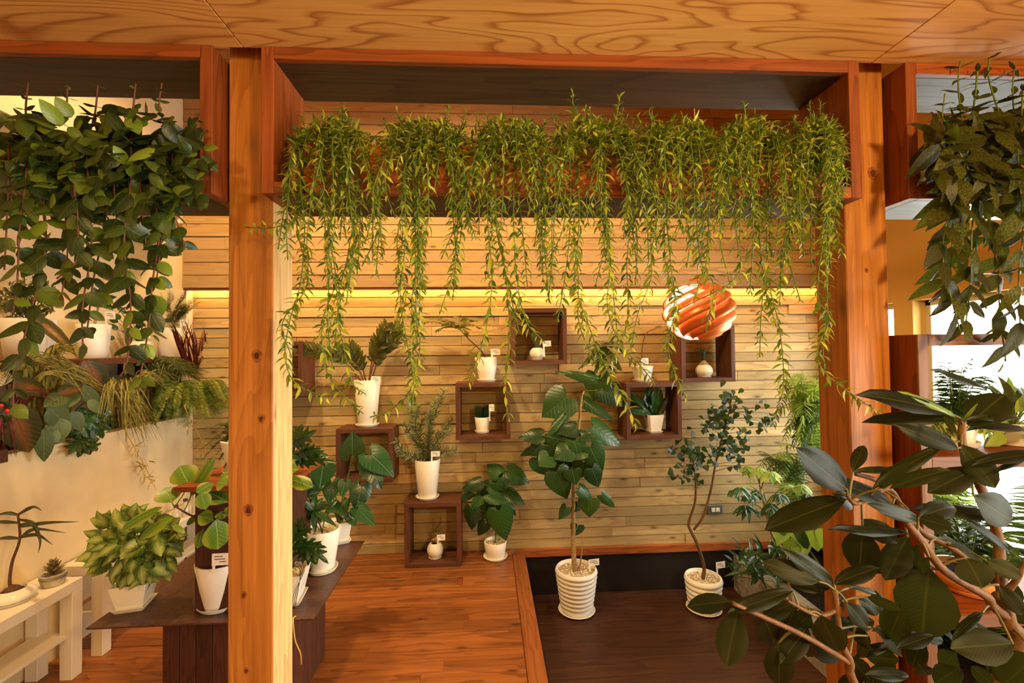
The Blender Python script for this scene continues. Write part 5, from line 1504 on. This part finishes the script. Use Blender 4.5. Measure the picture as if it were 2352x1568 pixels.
for k in range(26):
    e = at(1800+P.r.uniform(-80, 60), 1060+P.r.uniform(-35, 60), 3.0+P.r.uniform(-.15, .1)); c_ = tr[-1-P.r.randrange(10)]
    frond(P, [c_, (c_+e)/2+V((0, 0, .08)), e], 'palm' if k % 2 else 'lime', .024, .07, .012, M_STEMG, .0016, -.3, .6)
P.finish()
P = Plant('heart_leaf_climber', 'yellow-green heart-leaved plant low in the concrete bed beside the right post', 'plant', V((2.15, 2.65, BZ)))
for (b, t, w_) in (((1815,1210),(1805,1260),40), ((1840,1240),(1830,1290),44), ((1870,1220),(1880,1270),46), ((1860,1190),(1850,1220),40), ((1850,1150),(1870,1190),40), ((1800,1215),(1785,1250),34), ((1840,1270),(1810,1300),34), ((1890,1150),(1880,1200),36)):
    B, Tq = P.pleaf('limeheart', b, t, w_, 2.6+P.r.uniform(-.08, .05), 2.55, .3); P.stem(spline([P.loc, (P.loc+B)/2+V((0, 0, .05)), B], 5), .003, 'petiole', M_STEMG, 5)
P.pleaf('dark', (1855, 1260), (1818, 1185), 26, 2.55, 2.5, .3); P.pleaf('dark', (1790, 1200), (1800, 1225), 22, 2.6, 2.55, .3)
P.finish()
P = Plant('low_fern', 'low dark leafy clump at the wall end of the concrete bed', 'plant', V((2.1, 3.0, BZ)))
for k in range(120):
    x, y = 1760+P.r.gauss(0, .5)*85, 1285+P.r.uniform(-28, 40); b = at(x, y, 2.9+P.r.uniform(-.25, .1)); b.z = max(b.z, BZ+.02)
    P.leaf('palm', b, rv(P.r)+V((0, -.3, .3)), V((0, -.6, 1)), .12*P.r.uniform(.6, 1.1), .026)
    if k % 4 == 0: P.stem([P.loc, b], .002, 'stem', M_STEMD, 4)
P.finish()
P = Plant('creeping_runner', 'thin pale runner creeping over the kerb of the concrete bed', 'plant', V((at(1800, 1330, 2.75).x, 2.75, BZ)))
P.stem(spline([P.loc, at(1775, 1318, 2.8)+V((0, 0, .02)), at(1750, 1322, 2.9), at(1722, 1312, 2.95), at(1712, 1304, 3.0)], 6), .0035, 'stem', RBY, 5)
for q in range(6): P.leaf('dark', at(1720+14*q, 1316, 2.9-.02*q), rv(P.r), V((0, -.6, 1)), .06, .025)
P.finish()

# palms and ferns by the window
for i, (bx, by, lab, fx, n) in enumerate(((2.40, 2.36, 'feathery palm in the concrete bed by the window, seen through the lower shelf', 2180, 22), (2.45, 1.86, 'feathery palm in the concrete bed by the window at the right edge', 2300, 22))):
    P = Plant('feathery_palm', lab, 'plant', V((bx, by, BZ)), None, i)
    for k in range(n):
        a = P.r.uniform(0, 2*PI); L = P.r.uniform(.4, .75); hh = P.r.uniform(.5, 1.25)
        e = P.loc+V((math.cos(a)*L*.7, math.sin(a)*L*.6-.05, hh)); e.x = min(e.x, XR-.20); e.y = max(e.y, 1.62)
        frond(P, [P.loc+rv(P.r, .03)+V((0, 0, .03)), P.loc+V((math.cos(a)*L*.3, math.sin(a)*L*.25, hh*.75)), e], 'lime' if k % 3 == 0 else 'palm', .024, .17, .016, M_STEMG, .004, -.2, .5)
    P.finish()
yS = YB0+.13
P = Plant('bushy_fern', 'bushy drooping fern in a pale pot on the upper shelf by the right post', 'plant', V((at(2195, 1040, yS).x, yS, SH[0])))
s0 = round_pot(P, .055, .045, .075, 'soil')
for k in range(34):
    e = at(2200+P.r.uniform(-75, 90), 890+P.r.uniform(-70, 130), yS+P.r.uniform(-.09, .12)); m = (s0+e)/2+V((0, 0, .06))
    frond(P, [s0, m, e], 'palm' if k % 3 else 'lime', .015, .045, .010, M_STEMG, .0015, -.2, .6)
P.finish()
P = Plant('broad_leaf_plant', 'light broad-leaved plant in a pale pot on the upper shelf at the right edge', 'plant', V((at(2325, 1040, yS).x, yS, SH[0])))
s0 = round_pot(P, .05, .04, .07, 'soil')
for k in range(30):
    e = at(2320+P.r.uniform(-60, 80), 940+P.r.uniform(-100, 80), yS+P.r.uniform(-.09, .1)); b = (s0+e)/2
    P.leaf('marm' if k % 2 else 'lime', b, e-b+rv(P.r, .03), V((0, -1, .6)), .09, .04); P.stem([s0, b], .002, 'stem', M_STEMG, 4)
P.finish()
P = Plant('bowl_plant', 'shiny peach bowl with a drooping plant on the lower shelf, behind the rubber tree', 'plant', V((at(2228, 1392, yS).x, yS, SH[1])))
h = at(2228, 1305, yS).z-SH[1]; c = P.loc; r_ = pxm(150, yS)/2
P.part('saucer', MB().lathe([(r_*.6, 0), (r_*.8, .004), (r_*.86, .014), (r_*.82, .014), (.001, .006)], c, 32), M_PEACH, 40)
P.part('pot', MB().lathe([(r_*.5, .006), (r_*.72, .012), (r_*.93, h*.45), (r_, h*.75), (r_*.97, h), (r_*.9, h), (r_*.88, h-.015), (.001, h-.02)], c, 32), M_PEACH, 60)
P.part('soil', MB().lathe([(.001, h-.016), (r_*.88, h-.016), (.001, h-.012)], c, 24), M_SOIL)
s0 = c+V((0, 0, h-.014))
for k in range(16):
    e = at(2230+P.r.uniform(-120, 140), 1200+P.r.uniform(-60, 70), yS+P.r.uniform(-.06, .1)); frond(P, [s0, (s0+e)/2+V((0, 0, .07)), e], 'palm', .018, .06, .012, M_STEMG, .0015, -.2, .6)
P.finish()

# ------------------------------------------------------------------ rubber tree in front
def ZA(x, y): return (1950+x*.22958, 840+y*.22958)
def ZB(x, y): return (1950+x*.24738, 1180+y*.24738)
def Z8(x, y): return (1550+x*.36224, 1000+y*.36224)
RA = [((990,490),(285,178),215), ((1050,540),(235,466),150), ((1200,600),(1545,245),330), ((1370,240),(860,15),95), ((1165,655),(1900,495),120), ((1130,560),(1800,440),90), ((1080,825),(535,598),200),
 ((930,820),(275,1095),125), ((1125,790),(1505,1235),250), ((1010,1045),(458,1130),135), ((1255,1040),(815,1235),250), ((600,1440),(1655,1415),150), ((690,1530),(1152,1308),190), ((1245,1300),(1735,1575),330),
 ((435,1395),(-110,1075),185), ((40,1060),(155,748),125), ((40,1075),(492,970),80), ((310,1230),(455,985),120), ((1900,900),(1390,838),140), ((690,1540),(330,1395),150), ((1800,930),(1490,970),60), ((330,1230),(585,955),80), ((950,500),(1060,640),60)]
RBm = [((748,512),(655,1138),460), ((125,120),(95,565),285), ((545,215),(330,608),235), ((745,480),(255,447),110), ((810,222),(1392,442),140), ((560,190),(-170,110),95), ((120,50),(473,280),180), ((1520,1205),(965,1240),310),
 ((1750,1330),(1335,1620),360), ((500,850),(340,1202),235), ((-20,820),(212,1072),170), ((200,1050),(540,1335),90), ((1390,655),(1640,960),150), ((1090,410),(1240,652),280), ((1275,430),(1612,585),160), ((1065,38),(1565,360),80),
 ((650,40),(952,118),150), ((1000,1290),(850,1430),180), ((640,1385),(765,1560),150), ((550,1500),(235,1465),115), ((480,1490),(215,1590),170), ((800,1575),(985,1440),190), ((780,1130),(455,1225),110), ((1140,1015),(1335,1115),100),
 ((1235,920),(990,1065),75), ((880,1105),(1055,1175),95), ((170,770),(485,888),85), ((-10,690),(315,690),60), ((80,785),(345,948),130), ((60,1040),(175,1250),120), ((170,1130),(95,1345),95), ((1140,1410),(1335,1590),130), ((640,285),(535,605),135), ((745,400),(625,560),95)]
RC = [((1085,335),(798,85),200), ((1080,405),(568,585),165), ((360,1052),(66,1065),115), ((400,1115),(322,1458),180), ((745,985),(345,1105),90), ((910,925),(598,800),135), ((1000,935),(775,765),105), ((1010,945),(1290,805),95),
 ((925,1135),(1040,1405),180), ((1000,1130),(1092,1285),130), ((765,1090),(660,1335),150), ((840,1215),(688,1405),135), ((655,1315),(672,1620),165), ((565,1150),(640,1325),165), ((750,1065),(558,1145),110), ((800,1265),(885,1425),100), ((985,965),(735,940),75), ((1000,370),(1215,445),115), ((860,1120),(790,1200),100), ((1030,1010),(1160,1100),110)]
pbase = V((1.02, .98, 0))
P = Plant('rubber_tree', 'large dark-leaved rubber tree filling the lower right foreground before the right post', 'plant', pbase)
s0 = round_pot(P, .17, .13, .34, 'soil', True, M_RIB)
YR = .97
def Q(zf, x, y, dy=0): return at(*zf(x, y), YR+dy)
trunk = spline([s0, s0+V((.01, 0, .2)), Q(ZB, 1540, 1300), Q(ZB, 1480, 1000), Q(ZB, 1440, 820), Q(ZB, 1375, 760)], 8); P.one_stem(trunk, [.020, .012], 'trunk', M_STEMO, 9)
b1 = spline([Q(ZB, 1470, 960), Q(ZB, 1330, 850, -.02), Q(ZB, 1270, 760, -.03), Q(ZB, 880, 520, -.05), Q(ZB, 680, 260, -.06), Q(ZB, 540, 80, -.07), Q(ZA, 560, 1480, -.07)], 8); P.one_stem(b1, [.010, .007], 'branch', M_STEMO)
b2 = spline([Q(ZB, 1375, 650, .03), Q(ZB, 960, 320, .05), Q(ZB, 660, 150, .06), Q(ZA, 360, 1200, .06), Q(ZA, 40, 1070, .06)], 8); P.one_stem(b2, [.009, .005], 'branch', M_STEMO)
b3 = spline([Q(ZB, 1440, 820), Q(ZB, 1400, 500, .02), Q(ZB, 1380, 200, .03), Q(ZA, 1330, 1240, .02), Q(ZA, 1200, 1010, .0), Q(ZA, 1130, 750, 0), Q(ZA, 1135, 540, 0)], 8); P.one_stem(b3, [.012, .007], 'branch', M_STEMO)
b4 = spline([s0+V((-.03, 0, 0)), s0+V((-.08, -.02, .15)), Q(Z8, 1150, 1600, -.03), Q(Z8, 1110, 1430, -.04), Q(Z8, 1050, 1290, -.05), Q(Z8, 1015, 980, -.05)], 8); P.one_stem(b4, [.011, .006], 'branch', M_STEMO)
b5 = spline([Q(Z8, 1110, 1440, -.04), Q(Z8, 820, 1270, -.07), Q(Z8, 560, 1150, -.09), Q(Z8, 370, 1065, -.10)], 8); P.one_stem(b5, [.006, .004], 'branch', M_STEMO)
b6 = spline([Q(Z8, 1020, 1110, -.05), Q(Z8, 900, 1140, -.06), Q(Z8, 720, 1050, -.08)], 6); P.one_stem(b6, [.005, .003], 'branch', M_STEMO)
b7 = spline([b2[20], Q(Z8, 1350, 340, .05), Q(Z8, 1160, 430, 0), Q(Z8, 1095, 385, -.02)], 6); P.one_stem(b7, [.006, .004], 'branch', M_STEMO)
b8 = spline([Q(ZB, 1430, 760), Q(ZB, 1560, 600, -.02), Q(ZB, 1640, 430, -.03)], 6); P.one_stem(b8, [.008, .004], 'branch', M_STEMO)
allb = b1+b2+b3+b4+b5+b6+b7+b8+trunk
for rows, zf, zs in ((RA, ZA, .22958), (RBm, ZB, .24738), (RC, Z8, .36224)):
    for n_, (b, t, wz) in enumerate(rows):
        Yb = YR-.03+P.r.uniform(-.06, .05); Lp = math.hypot(t[0]-b[0], t[1]-b[1])*zs
        narrow = wz*zs < Lp*.33
        B, Tq = P.pleaf('rubber', zf(*b), zf(*t), wz*zs*(1.25 if narrow else 1.08), Yb, Yb+P.r.uniform(-.06, .05), .7 if narrow else .25, P.r.uniform(-.3, .2))
        c_ = min(allb, key=lambda q: (q-B-(B-Tq).normalized()*.03).length)
        if (c_-B).length < .10: P.stem(spline([c_, (c_+B)/2+V((0, 0, .004)), B], 4), [.0028, .0022], 'petiole', M_STEMY, 5)
for k in range(26):
    x, y = P.r.uniform(1900, 2360), P.r.uniform(1380, 1590); a = P.r.uniform(0, 2*PI); L_ = P.r.uniform(55, 95)
    P.pleaf('rubber', (x, y), (x+L_*math.cos(a), y+L_*.8*math.sin(a)), P.r.uniform(22, 46), YR+P.r.uniform(.02, .10), YR+P.r.uniform(.0, .10), .4, P.r.uniform(-.5, .5))
for (b, t, w_) in (((1080,520),(640,232),95), ((1125,560),(1280,375),30)):
    P.pleaf('alt', ZA(*b), ZA(*t), w_*.22958, YR, YR-.03, .5, 0, 'young_leaf')
P.finish()

# a loose yellow tendril hanging below the table edge
tq = at(683, 1448, tY0+.03)
P = Plant('fallen_tendril', 'pale yellow tendril dangling from the table edge beside the left post', 'plant', V((tq.x, tY0-.006, HT)))
P.stem(spline([P.loc+V((0, .02, .004)), P.loc+V((0, -.002, .002)), at(678, 1470, tY0-.02), at(690, 1500, tY0-.02), at(692, 1525, tY0-.02)], 6), [.003, .002], 'stem', RBY, 5)
P.finish()
